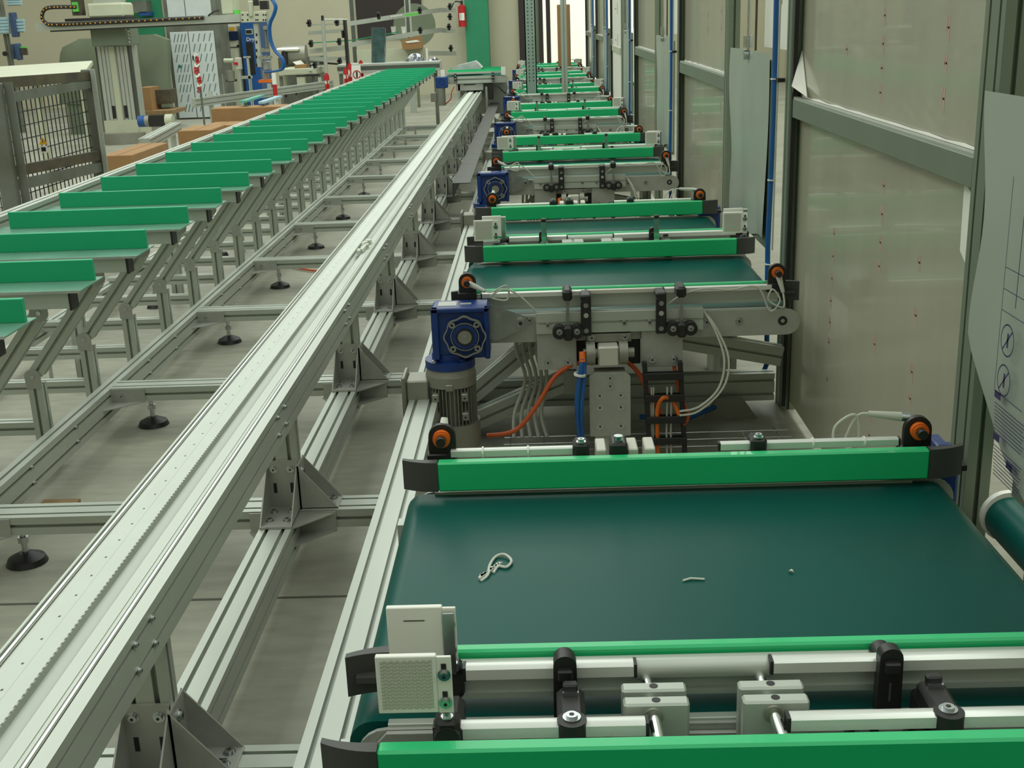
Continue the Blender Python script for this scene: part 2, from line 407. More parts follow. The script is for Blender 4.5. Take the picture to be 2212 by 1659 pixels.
def drive(root, x, y, z, mirror=1):
    """worm gearbox with round flange, round adapter, finned motor, terminal box. mirror=1: camera-facing left motor"""
    s = mirror
    m = mb('blue'); w_, h_, dp = .078, .066, .10
    m.box(x-w_, x+w_, y+.012, y+dp, z-h_, z+h_+.012, .006)
    # raised rims leave a recessed front face
    m.box(x-w_, x-w_+.02, y, y+.02, z-h_, z+h_+.012, .003); m.box(x+w_-.014, x+w_, y, y+.02, z-h_, z+h_+.012, .003)
    m.box(x-w_, x+w_, y, y+.02, z+h_-.002, z+h_+.012, .003)
    m.cyl((x-.0*s+.012, y-.008, z), (x+.012, y+.02, z), .034, 28)
    m.cyl((x-.036, y+.055, z-h_-.030), (x-.036, y+.055, z-h_-.008), .069, 32); m.cyl((x-.036, y+.055, z-h_-.012), (x-.036, y+.055, z-h_+.012), .05, 24)
    for i in range(4):
        t = math.pi/4+i*math.pi/2; m.box(x-.036+.052*math.cos(t)-.009, x-.036+.052*math.cos(t)+.009, y+.055+.052*math.sin(t)-.009, y+.055+.052*math.sin(t)+.009, z-h_-.022, z-h_-.002, .003)
    m.use('zinc').cyl((x-.075, y-.002, z-h_-.006), (x-.075, y-.002, z-h_+.001), .006, 8)
    m.use('plate').box(x-.06, x-.01, y+.03, y+.08, z+h_+.0121, z+h_+.0128); m.box(x+.0, x+.03, y+.04, y+.06, z+h_+.0121, z+h_+.0128)
    g = m.build('gearbox', root); g['label'] = 'blue worm gearbox'
    f = mb('motor'); cx = x+.012
    f.ring((cx, y-.010, z), (cx, y+.0, z), .056, .0525, 64, .045)
    f.ring((cx, y-.010, z), (cx, y-.002, z), .0385, .0365, 40)
    for i in range(4):
        t = math.pi/4+i*math.pi/2
        f.ring((cx+.047*math.cos(t), y-.010, z+.047*math.sin(t)), (cx+.047*math.cos(t), y, z+.047*math.sin(t)), .0085, .004, 14)
    f.use('black').ring((cx, y-.013, z), (cx, y-.004, z), .024, .019, 24); f.use('motor').cyl((cx, y-.012, z), (cx, y, z), .0205, 24)
    f.use('zinc').cyl((cx, y-.0135, z+.003), (cx, y-.012, z+.003), .005, 10)
    f.build('output_flange', g)
    mm = mb('motor'); mx, my = x-.036, y+.055; zt = z-h_-.030
    mm.cyl((mx, my, zt), (mx, my, zt-.02), .064, 28, .070); mm.cyl((mx, my, zt-.02), (mx, my, zt-.05), .070, 28)
    mm.box(mx-.01, mx+.01, my-.074, my-.05, zt-.055, zt-.036, .002)
    mm.cyl((mx, my, zt-.05), (mx, my, zt-.16), .054, 24)
    for i in range(40):
        t = 2*math.pi*i/40; c, q = math.cos(t), math.sin(t); r0, r1 = .05, .069
        px, py = -q*.0012, c*.0012
        mm.add([(mx+c*r0+px, my+q*r0+py, zt-.052), (mx+c*r1+px, my+q*r1+py, zt-.052), (mx+c*r1-px, my+q*r1-py, zt-.052), (mx+c*r0-px, my+q*r0-py, zt-.052),
                (mx+c*r0+px, my+q*r0+py, zt-.158), (mx+c*r1+px, my+q*r1+py, zt-.158), (mx+c*r1-px, my+q*r1-py, zt-.158), (mx+c*r0-px, my+q*r0-py, zt-.158)],
               [[0, 1, 2, 3], [4, 7, 6, 5], [0, 4, 5, 1], [1, 5, 6, 2], [2, 6, 7, 3], [3, 7, 4, 0]])
    for dx in (-.04, .04):
        for dz in (-.075, -.13):
            mm.use('motor').box(mx+dx-.009, mx+dx+.009, my-.073, my-.04, zt+dz-.01, zt+dz+.012, .002); mm.use('black').cyl((mx+dx, my-.0738, zt+dz), (mx+dx, my-.072, zt+dz), .003, 8)
    mm.use('motor').cyl((mx, my, zt-.158), (mx, my, zt-.23), .076, 28); mm.cyl((mx, my, zt-.23), (mx, my, zt-.245), .076, 28, .06)
    mo = mm.build('motor', root); mo['label'] = 'grey finned electric motor'
    t = mb('motor'); t.box(mx-.122*s, mx-.06*s, my-.045, my+.045, zt-.145, zt-.03, .004); t.box(mx-.134*s, mx-.122*s, my-.052, my+.052, zt-.155, zt-.018, .003)
    for a in (-.045, .045):
        for b_ in (-.138, -.03): t.use('zinc').cyl((mx-.135*s, my+a, zt+b_), (mx-.132*s, my+a, zt+b_), .004, 8)
    t.build('terminal_box', mo)

def even_unit(root, dy):
    """unit with the motor at its near left: near face at Y 3.15, far guide at Y 3.885 (dy shifts)"""
    Y = lambda y: y+dy
    belt_part(root, Y(3.185), Y(3.93))
    side_plate(root, Y(3.178), -1); side_plate(root, Y(3.938), 1)
    guide(root, Y(3.235), 1); gf = guide(root, Y(3.885), -1)
    # bars behind the near guide
    m = MB(); hexbar(m, -.16, .125, Y(3.20), Y(0)*0+.507, .016); hexbar(m, .345, .64, Y(3.20), .507, .016)
    m.use('blockwhite').box(.13, .34, Y(3.195), Y(3.21), .503, .514, .001)
    m.build('guide_bar', root)
    # channel in front and brackets
    c = mb('alu'); c.prof((-.012, Y(3.163), .434), (.447, Y(3.163), .434), .03, .058, nx=1, ny=1, sw=.007, sd=.006)
    c.use('plate').box(-.012, .447, Y(3.178), Y(3.181), .40, .463)
    for x in (.02, .23, .30): c.bolt((x, Y(3.15), .43), (0, -1, 0), .005)
    c.build('mounting_channel', root)
    for x in (.125, .33):
        b = mb('black'); b.box(x-.014, x+.014, Y(3.132), Y(3.148), .40, .50, .002); b.box(x-.014, x+.014, Y(3.132), Y(3.2), .495, .515, .004)
        for zz, k in ((.486, 'zinc'), (.458, 'alu'), (.415, 'zinc')):
            b.use(k).cyl((x, Y(3.1305), zz), (x, Y(3.133), zz), .0068, 14)
        b.build('slotted_bracket', root)
    for x in (.075, .385):
        b = mb('zinc').box(x-.0045, x+.0045, Y(3.135), Y(3.141), .41, .525)
        b.use('black').box(x-.013, x+.013, Y(3.13), Y(3.205), .498, .53, .007)
        b.cyl((x-.024, Y(3.118), .415), (x-.024, Y(3.146), .415), .019, 18); b.cyl((x+.024, Y(3.118), .415), (x+.024, Y(3.146), .415), .019, 18)
        b.box(x-.012, x+.012, Y(3.112), Y(3.146), .392, .432, .005)
        for s in (-1, 1): b.bolt((x+s*.024, Y(3.118), .417), (0, -1, 0), .005)
        b.build('rod_clamp', root)
    # lower plates and shaft column
    for x0, x1 in ((-.012, .098), (.278, .392)):
        p = mb('plate').box(x0, x1, Y(3.158), Y(3.166), .298, .403, .001)
        for x in (x0+.03, x1-.025): p.bolt((x, Y(3.158), .32), (0, -1, 0), .0065)
        p.build('hanger_plate', root)
    d = mb('black').box(.098, .278, Y(3.19), Y(3.2), .30, .40); d.build('dark_gap_sheet', root)  # black sheet stands in for the shaded gap between the hanger plates
    q = mb('motor'); q.cyl((.115, Y(3.125), .352), (.255, Y(3.125), .352), .014, 18)
    for x in (.135, .225):
        q.use('motor').cyl((x-.012, Y(3.125), .352), (x+.012, Y(3.125), .352), .032, 24); q.box(x-.012, x+.012, Y(3.125), Y(3.19), .325, .379)
    q.box(.125, .25, Y(3.15), Y(3.19), .375, .40, .002)
    for x in (.14, .232): q.bolt((x, Y(3.15), .39), (0, -1, 0), .006); q.bolt((x, Y(3.15), .318), (0, -1, 0), .005)
    q.use('blockwhite').box(.155, .212, Y(3.10), Y(3.15), .32, .376, .004)
    q.build('shaft_clamp', root)
    k = mb('plate'); poly = [(.13, .115), (.243, .115), (.243, .288), (.23, .302), (.143, .302), (.13, .288)]
    prismY(k, poly, Y(3.108), Y(3.120)); k.use('alu').box(.145, .23, Y(3.12), Y(3.16), .0, .30)
    for x, z in ((.187, .285), (.187, .262), (.158, .235), (.216, .235), (.158, .20), (.216, .20), (.158, .145), (.216, .145)): k.bolt((x, Y(3.108), z), (0, -1, 0), .0062, .002)
    k.build('lift_column', root)
    # energy chain with cables
    e = mb('black')
    for x in (.300, .398):
        e.prism([(-.006, 0), (.006, 0), (.006, .32), (-.006, .32)], (x, Y(3.10), .0), (1, 0, 0), (-.05, .06, 1), (0, .025, 0))
    for i in range(5):
        z = .035+i*.062; yo = .06*z
        xo = -.05*z; e.box(.294+xo, .404+xo, Y(3.092)+yo, Y(3.10)+yo, z-.010, z+.010, .001); e.box(.294+xo, .404+xo, Y(3.12)+yo, Y(3.128)+yo, z-.006, z+.006)
    ec = e.build('energy_chain', root)
    cb = mb('cable')
    for x in (.302, .308, .346, .358): cb.use('cable').tube([(x, Y(3.112), .0), (x-.002, Y(3.118), .12), (x, Y(3.122), .25)], .0028, 6)
    cb.use('orange').tube(smooth_path([(.322, Y(3.11), .0), (.318, Y(3.115), .12), (.318, Y(3.11), .19), (.332, Y(3.10), .225), (.36, Y(3.12), .21), (.378, Y(3.11), .17)]), .0058, 8)
    cb.build('chain_cables', ec)
    h = mb('orangec').tube(smooth_path([(-.16, Y(3.14), .115), (-.08, Y(3.12), .135), (-.02, Y(3.13), .20), (.04, Y(3.15), .285), (.11, Y(3.17), .315), (.19, Y(3.185), .33), (.26, Y(3.18), .29), (.30, Y(3.14), .22), (.33, Y(3.13), .17)]), .0065, 8)
    h.tube(smooth_path([(.365, Y(3.175), .40), (.37, Y(3.17), .30), (.385, Y(3.15), .22), (.405, Y(3.13), .165), (.39, Y(3.11), .14)]), .0055, 8)
    h.build('orange_power_cable', root)
    h = mb('tube').tube(smooth_path([(.113, Y(3.10), .345), (.105, Y(3.095), .30), (.095, Y(3.09), .22), (.10, Y(3.10), .13), (.105, Y(3.10), .02)]), .0075, 8)
    h.tube(smooth_path([(.118, Y(3.10), .345), (.115, Y(3.09), .28), (.106, Y(3.085), .2), (.11, Y(3.10), .1), (.112, Y(3.1), .02)]), .005, 8)
    h.use('orange').cyl((.113, Y(3.10), .335), (.113, Y(3.11), .362), .010, 14); h.use('white').ring((.103, Y(3.09), .30), (.104, Y(3.09), .306), .017, .012, 14); h.build('blue_air_line', root)
    h = mb('cable')
    for q_ in (0, .012): h.tube(smooth_path([(.447, Y(3.17), .455), (.475+q_*.5, Y(3.14), .41), (.50+q_, Y(3.11), .33), (.485+q_, Y(3.10), .25), (.43, Y(3.09), .20-q_), (.378, Y(3.10), .185-q_)]), .0032, 6)
    h.build('signal_cable_loop', root)
    h = mb('zinc'); prismY(h, [(-.16, .50), (-.12, .485), (-.04, .455), (-.04, .425), (-.12, .39), (-.16, .40)], Y(3.150), Y(3.156))
    h.bolt((-.055, Y(3.15), .44), (0, -1, 0), .011, .012); h.bolt((-.03, Y(3.172), .44), (0, -1, 0), .006); h.build('torque_arm', root)
    # sensors seen from behind
    for sx, x in ((-1, -.20), (1, .655)):
        b = sensor(root, x, Y(3.20), .547, 1 if False else 1)
        r = mb('orange').ring((x, Y(3.198), .547), (x, Y(3.19), .547), .0155, .008, 18); r.build('locknut', b)
        if sx < 0: plug(root, b, x, Y(3.19), .547, [(-.13, Y(3.165), .525), (-.09, Y(3.17), .54), (-.09, Y(3.17), .50), (-.135, Y(3.165), .51), (-.10, Y(3.165), .53), (-.06, Y(3.165), .515), (-.01, Y(3.165), .465)], (.05, -.025, -.02))
        else: plug(root, b, x, Y(3.19), .547, [(x+.01, Y(3.15), .46), (x-.03, Y(3.155), .48), (x-.02, Y(3.155), .51), (x+.0, Y(3.15), .48), (x-.025, Y(3.155), .45), (x-.06, Y(3.165), .515), (.52, Y(3.165), .51), (.45, Y(3.165), .515), (.39, Y(3.165), .50), (.345, Y(3.165), .47)], (.012, -.02, -.05))
    # far side bar with reflectors
    for x in (.02, .40):
        m = mb('zinc').box(x-.0085, x+.0085, Y(3.955), Y(3.96), .49, .585); m.use('black').box(x-.008, x+.008, Y(3.95), Y(3.97), .578, .59, .002); m.build('height_rod', root)
    reflector(root, -.215, Y(3.93), .525, -1); reflector(root, .618, Y(3.93), .525, -1)
    drive(root, -.217, Y(3.075), .425, 1)

def odd_unit(root, dy):
    Y = lambda y: y+dy
    belt_part(root, Y(1.225), Y(1.925))
    side_plate(root, Y(1.205), -1)
    m = mb('plate'); prismY(m, [(-.222, .378), (-.222, .418), (-.195, .448), (-.13, .448), (-.13, .378)], Y(1.196), Y(1.203))
    m.box(-.135, .70, Y(1.198), Y(1.204), .385, .44, .001); m.use('black').box(-.045, -.04, Y(1.197), Y(1.1975), .39, .425); m.box(.36, .39, Y(1.197), Y(1.1975), .40, .43)
    m.bolt((-.075, Y(1.197), .405), (0, -1, 0), .009, .006); m.use('black').cyl((-.198, Y(1.1945), .405), (-.198, Y(1.197), .405), .011, 20); m.use('zinc').cyl((-.198, Y(1.194), .405), (-.198, Y(1.196), .405), .003, 6)
    m.build('bearing_plate', root)
    side_plate(root, Y(1.938), 1)
    guide(root, Y(1.272), 1); guide(root, Y(1.90), -1)
    m = MB(); hexbar(m, -.10, .098, Y(1.234), .507, .019); hexbar(m, .262, .68, Y(1.234), .507, .019)
    m.use('alu').cyl((.10, Y(1.243), .500), (.262, Y(1.243), .500), .013, 18); m.build('guide_bar', root)
    # stepped clamps between the two guides
    for x, xx in ((.017, .022), (.395, .435)):
        m = mb('black')
        poly = [(-.0145, -.06), (.0145, -.06), (.0135, .012)] + [(.0135*math.cos(math.pi*i/8), .012+.0125*math.sin(math.pi*i/8)) for i in range(1, 8)] + [(-.0135, .012)]
        m.prism(poly, (x, Y(1.212), .512), (1, 0, 0), (0, 0, 1), (0, .016, 0)); m.cyl((x, Y(1.222), .508), (x, Y(1.262), .508), .0125, 18)
        m.box(x-.009, x+.009, Y(1.203), Y(1.222), .508, .522, .002); m.use('slot').box(x-.001, x+.001, Y(1.2115), Y(1.2125), .468, .492); m.use('black')
        m.box(xx-.016, xx+.016, Y(1.128), Y(1.200), .478, .506, .006); m.cyl((xx, Y(1.132), .43), (xx, Y(1.132), .5055), .0165, 22); m.box(xx-.016, xx+.016, Y(1.17), Y(1.215), .43, .485, .004)
        for s in (-1, 1): m.use('black').cyl((x+s*.034, Y(1.19), .43), (x+s*.034, Y(1.2), .43), .022, 18); m.bolt((x+s*.036, Y(1.19), .444), (0, -1, 0), .005)
        m.use('black').box(xx-.0085, xx+.0085, Y(1.180), Y(1.192), .50, .518, .002); m.use('zinc').box(xx-.009, xx+.009, Y(1.176), Y(1.180), .50, .511); m.bolt((xx, Y(1.135), .5055), (0, 0, 1), .006, .003)
        m.build('rod_clamp', root)
    # guided cylinder blocks
    for x in (.118, .252):
        m = mb('blockwhite')
        for y0 in (1.155, 1.184):
            m.use('alu').box(x-.037, x+.037, Y(y0), Y(y0+.018), .425, .507, .0025)
            m.use('black').cyl((x, Y(y0+.009), .505), (x, Y(y0+.009), .5075), .005, 14)
        m.build('cylinder_block', root)
        m = mb('chrome').cyl((x-.002, Y(1.095), .492), (x-.006, Y(1.255), .494), .0068, 20); m.use('motor').cyl((x-.004, Y(1.151), .4925), (x-.004, Y(1.155), .4925), .011, 18); m.build('guide_rod', root)
    # near row bar (serves the guide on this side of the gap)
    m = MB(); hexbar(m, -.128, .103, Y(1.135), .493, .019); hexbar(m, .262, .70, Y(1.135), .495, .019)
    m.use('black').box(-.131, -.099, Y(1.118), Y(1.19), .455, .506, .007); m.bolt((-.115, Y(1.135), .506), (0, 0, 1), .006)
    m.build('front_guide_bar', root)
    reflector(root, -.192, Y(1.243), .518, 1); reflector(root, .64, Y(1.243), .518, 1)
    # far bar with sensors facing the camera
    m = MB(); hexbar(m, -.165, .05, Y(1.955), .512, .015); hexbar(m, .31, .62, Y(1.955), .512, .015)
    for x in (.065, .375):
        m.use('black').box(x-.014, x+.014, Y(1.935), Y(1.975), .495, .53, .005); m.bolt((x, Y(1.945), .53), (0, 0, 1), .005)
    m.use('blockwhite')
    for x in (.10, .155, .185): m.box(x-.009, x+.009, Y(1.93), Y(1.99), .48, .52, .002)
    m.use('black').box(.115, .145, Y(1.925), Y(1.97), .49, .532, .004); m.use('zinc').cyl((.13, Y(1.94), .532), (.13, Y(1.94), .542), .008, 12)
    m.use('white')
    for x in (-.11, -.03, .47, .56): m.ring((x, Y(1.955), .512), (x+.003, Y(1.955), .512), .0105, .0085, 12)
    m.build('sensor_bar', root)
    b = sensor(root, -.18, Y(1.955), .542, -1); m = mb('white').cyl((-.176, Y(1.97), .562), (-.175, Y(1.975), .572), .008, 12, .006); m.build('cable_plug', b)
    b = sensor(root, .655, Y(1.955), .532, -1)
    plug(root, b, .645, Y(1.975), .548, [(.56, Y(1.99), .55), (.545, Y(1.99), .525), (.535, Y(1.985), .49), (.56, Y(1.985), .50), (.555, Y(1.99), .55), (.52, Y(1.99), .53), (.515, Y(1.98), .495)], (-.07, .01, .006))
    # drive at the far right corner
    g = mb('blue').box(.655, .745, Y(1.985), Y(2.04), .33, .478, .006); g.box(.665, .685, Y(1.98), Y(2.04), .475, .492, .003); g.box(.70, .722, Y(1.98), Y(2.04), .475, .492, .003)
    g.use('motor').cyl((.69, Y(2.04), .34), (.69, Y(2.04), .14), .045, 20); g.build('gearbox', root)
    m = mb('black').box(.60, .74, Y(1.94), Y(1.985), .458, .468); m.build('cover_strip', root)

ordn = ['first', 'second', 'third', 'fourth', 'fifth', 'sixth', 'seventh', 'eighth']
G = 'green belt cross conveyors in the right lane'
odd = thing('belt_conveyor', (.22, 1.57, .0), 'wide dark green belt conveyor in the foreground with white shavings lying on its belt', 'conveyor', G)
odd_unit(odd, 0)
ev = thing('belt_conveyor', (.22, 3.53, .0), 'belt conveyor with the large blue gearbox and grey motor hanging at its left front', 'conveyor', G)
even_unit(ev, 0)
todd, tev = tree(odd), tree(ev)
for k in range(1, 7):
    copy_tree(odd, todd, (.22, 1.57+k*P, 0), 'green belt conveyor without a front motor, %s of its kind from the camera' % ordn[k], G)
for k in range(1, 6):
    copy_tree(ev, tev, (.22, 3.53+k*P, 0), 'green belt conveyor with blue gearbox and motor, %s such one from the camera' % ordn[k], G)
near0 = copy_tree(ev, tev, (.22, 3.53-P, 0), 'belt conveyor at the bottom edge with only its bright green guide strip showing', G, skip=('height_rod',))
for c in kids(near0):
    if c.name.startswith('reflector'): c.location.x += .026
    if c.name.startswith('guide_strip'): c.location.y -= .010

# support frame under the lane
fr = thing('conveyor_base_frame', (.25, 9, 0), 'long aluminium profile frame carrying the green belt conveyors of the right lane', 'frame')
mb('alu').prof((-.328, -.3, .22), (-.328, 21, .22), .08, .05, nx=2, ny=1).build('long_beam', fr)
m = MB()
for k in range(8):
    y0 = 3.62+P*(k-1)
    m = mb('alu'); m.prof((-.30, y0, .088), (.74, y0, .088), .045, .09, nx=1, ny=2); m.build('cross_beam', fr)
    if k == 0: continue
    m = mb('alu'); m.prof((-.30, y0-.10, .055), (-.0, y0-.10, .30), .055, .055, up=(0, 1, 0)); m.build('diagonal_brace', fr)
    m = mb('alu'); m.prof((-.30, y0-.17, .02), (.09, y0-.17, .185), .055, .055, up=(0, 1, 0)); m.use('plate').box(.065, .105, y0-.20, y0-.14, .14, .215); m.build('diagonal_brace', fr)
    m = mb('alu'); m.prof((.40, y0-.10, .285), (.74, y0-.10, .215), .045, .06, up=(0, 0, 1), nx=1, ny=1); m.build('diagonal_brace', fr)
    m = mb('alu'); m.prof((.595, y0, .15), (.595, y0, .38), .045, .045, up=(0, 1, 0)); m.build('upright', fr)
    m = mb('motor'); prismY(m, [(.50, .0), (.68, .0), (.63, .07), (.55, .07)], y0-.07, y0-.06); m.build('foot_plate', fr)
for k in range(-1, 7):
    for y0 in (1.23, 1.9, 3.2, 3.9):
        if y0+P*k > -.2: mb('alu').box(-.262, -.246, y0+P*k, y0+P*k+.03, .10, .40).build('support_leg', fr); y0 != 3.2 and mb('alu').box(.60, .64, y0+P*k+.04, y0+P*k+.08, .0, .38).build('support_leg', fr)
# cable tray wires and bundled cables under the second gap
for k in range(0, 6):
    y0 = 3.3+P*k
    tr = mb('zinc')
    for i in range(9): tr.cyl((-.1+.1*i, y0-.05, .02), (-.1+.1*i, y0+.10, .02), .0014, 5)
    for i in range(3): tr.cyl((-.12, y0-.04+.06*i, .02), (.74, y0-.04+.06*i, .02), .0014, 5)
    o = tr.build('wire_cable_tray', loc=(.3, y0, .03))
    tag(o, 'wire mesh cable tray on the floor under the %s blue gearbox conveyor from the camera' % ordn[k], 'cable tray', 'wire cable trays under the lane')
    cbm = mb('cable')
    for i in range(5): cbm.tube(smooth_path([(-.06+.022*i, y0+.1, .42), (-.075+.02*i, y0+.1, .3), (-.05+.016*i, y0+.1, .2), (-.085+.02*i, y0+.08, .1), (-.09+.025*i, y0+.05, .03)]), .006, 7)
    o = cbm.build('cable_bundle', loc=(-.04, y0+.1, 0))
    tag(o, 'bundle of pale grey cables hanging %s' % ('behind the nearest blue gearbox' if k == 0 else 'behind the %s blue gearbox from the camera' % ordn[k]), 'cables', 'grey cable bundles under the lane')
# swarf on the first belt
zb = .4475
sw = mb('swarf').tube(smooth_path([(-.10, 1.585, zb), (-.09, 1.60, zb+.002), (-.088, 1.63, zb+.003), (-.08, 1.662, zb+.002), (-.066, 1.665, zb+.004), (-.055, 1.645, zb+.003), (-.062, 1.625, zb+.002), (-.075, 1.628, zb+.002), (-.082, 1.61, zb)], 4), .0022, 6)
for i in range(26):
    t = i/26; sw.box(-.102+.03*t+random.uniform(-.004, .004), -.099+.03*t, 1.588+.05*t, 1.592+.05*t+random.uniform(0, .004), zb, zb+.004)
tag(sw.build('plastic_shaving', loc=(-.08, 1.62, zb)), 'curled white plastic shaving shaped like a loop on the foreground belt', 'shaving', 'shavings on the foreground belt')
tag(mb('swarf').tube([(.198, 1.568, zb+.001), (.21, 1.573, zb+.002), (.23, 1.571, zb+.001)], .0018, 6).build('plastic_shaving', loc=(.215, 1.57, zb)), 'short straight white shaving near the middle of the foreground belt', 'shaving', 'shavings on the foreground belt')
tag(mb('swarf').cyl((.36, 1.588, zb), (.362, 1.592, zb+.002), .0045, 8, .002).build('plastic_chip', loc=(.36, 1.59, zb)), 'small round white chip on the right half of the foreground belt', 'chip', 'shavings on the foreground belt')

# ================================================================== fence on the right
XF = .765
def section_name(k): return ['nearest', 'second', 'third', 'fourth', 'fifth', 'sixth', 'seventh'][k]
for k in range(6):
    y0, y1 = 2.06+P*k, 3.58+P*k
    b = thing('guard_fence_panel', (XF+.03, (y0+y1)/2, 0), 'framed clear guard panel with grey middle rail, %s bay of the fence from camera' % section_name(k), 'guard panel', 'guard panel bays of the right fence')
    for yy in (y0, y1+.09):
        m = mb('alu_fence'); m.prof((XF+.025, yy, 0), (XF+.025, yy, 2.6), .09, .045, up=(1, 0, 0), nx=2, ny=1); m.build('fence_post', b)
    m = mb('black'); m.box(XF+.0, XF+.012, y1+.022, y1+.046, .02, 2.6); m.build('black_seal', b)
    m = mb('alu_fence'); m.box(XF+.002, XF+.045, y0+.045, y1+.045, .928, .982, .001); m.use('alu').box(XF+.004, XF+.02, y0+.045, y1+.045, .982, .988); m.use('black').box(XF+.02, XF+.03, y0+.045, y1+.045, .982, .985); m.build('middle_rail', b)
    m = mb('panel').box(XF+.030, XF+.036, y0+.03, y1+.05, .03, .93); m.build('lower_pane', b)
    m = mb('panel').box(XF+.030, XF+.036, y0+.03, y1+.05, .985, 2.6); m.build('upper_pane', b)
    # strings of faint red print on the film
    m = mb('redprint')
    rr = random.Random(k)
    for z0, z1 in ((.15, .86), (1.05, 1.7)):
        for c in range(3):
            yc = y0+.35+.36*c+rr.uniform(-.05, .05); z = z1
            while z > z0:
                L = rr.uniform(.02, .05)
                if rr.random() > .55 and k < 2:
                    m.box(XF+.0296, XF+.0298, yc-.012, yc-.002, z-L, z); m.box(XF+.0296, XF+.0298, yc+.002, yc+.010, z-L*.6, z)
                    m.box(XF+.0296, XF+.0298, yc-.010, yc+.005, z-L*.5, z-L*.5+.004)
                z -= L+.025
    m.build('film_print', b)
    # loose film edge
    m = mb('white'); n = 14
    for i in range(n):
        ya = y0+.06+(y1-y0-.05)*i/n; yb_ = y0+.06+(y1-y0-.05)*(i+1)/n
        ha = .002+.005*abs(math.sin(i*1.7)); hb = .002+.005*abs(math.sin((i+1)*1.7))
        m.add([(XF+.026, ya, .987), (XF+.026, yb_, .987), (XF+.028, yb_, .987+hb), (XF+.028, ya, .987+ha)], [[0, 1, 2, 3]])
    if k == 0: m.add([(XF+.005, y1+.03, .99), (XF-.008, y1+.0, 1.02), (XF+.012, y1-.12, .995), (XF+.028, y1-.03, 1.02), (XF+.028, y1+.04, 1.12)], [[0, 1, 4], [1, 2, 3], [1, 3, 4]])
    m.build('loose_film', b)
    if k == 0:
        m = mb('white'); m.add([(XF+.02, 2.11, .90), (XF+.024, 2.2, .925), (XF+.022, 2.19, .80), (XF+.02, 2.12, .765)], [[0, 1, 2, 3]])
        m.use('red').add([(XF+.0195, 2.112, .87), (XF+.0195, 2.135, .875), (XF+.0195, 2.13, .86), (XF+.0195, 2.112, .855)], [[0, 1, 2, 3]]); m.add([(XF+.0195, 2.112, .84), (XF+.0195, 2.135, .845), (XF+.0195, 2.13, .83), (XF+.0195, 2.112, .825)], [[0, 1, 2, 3]]); m.build('film_tear', b)
def film_sheet(m, x, y0, y1, z0, z1, ny=14, nz=20, amp=.008, seed=0, cut=True, taper=0):
    r = random.Random(seed); ph = [r.uniform(0, 6) for _ in range(4)]
    vs = []
    for j in range(nz+1):
        for i in range(ny+1):
            t = i/ny; s = j/nz; y = y0+(y1-taper*max(0, .28-s)/.28-y0)*t; z = z0+(z1-z0)*s
            edge = .02*math.sin(s*9+ph[0])*(t if cut else 0)
            dx = amp*(math.sin(t*9+s*3+ph[1])+.5*math.sin(t*17-s*5+ph[2]))
            vs.append((x+dx-amp, y+edge, z + (.03*math.sin(t*5+ph[3]) if j == 0 else 0)))
    m.add(vs, [[j*(ny+1)+i, j*(ny+1)+i+1, (j+1)*(ny+1)+i+1, (j+1)*(ny+1)+i] for j in range(nz) for i in range(ny)], True)
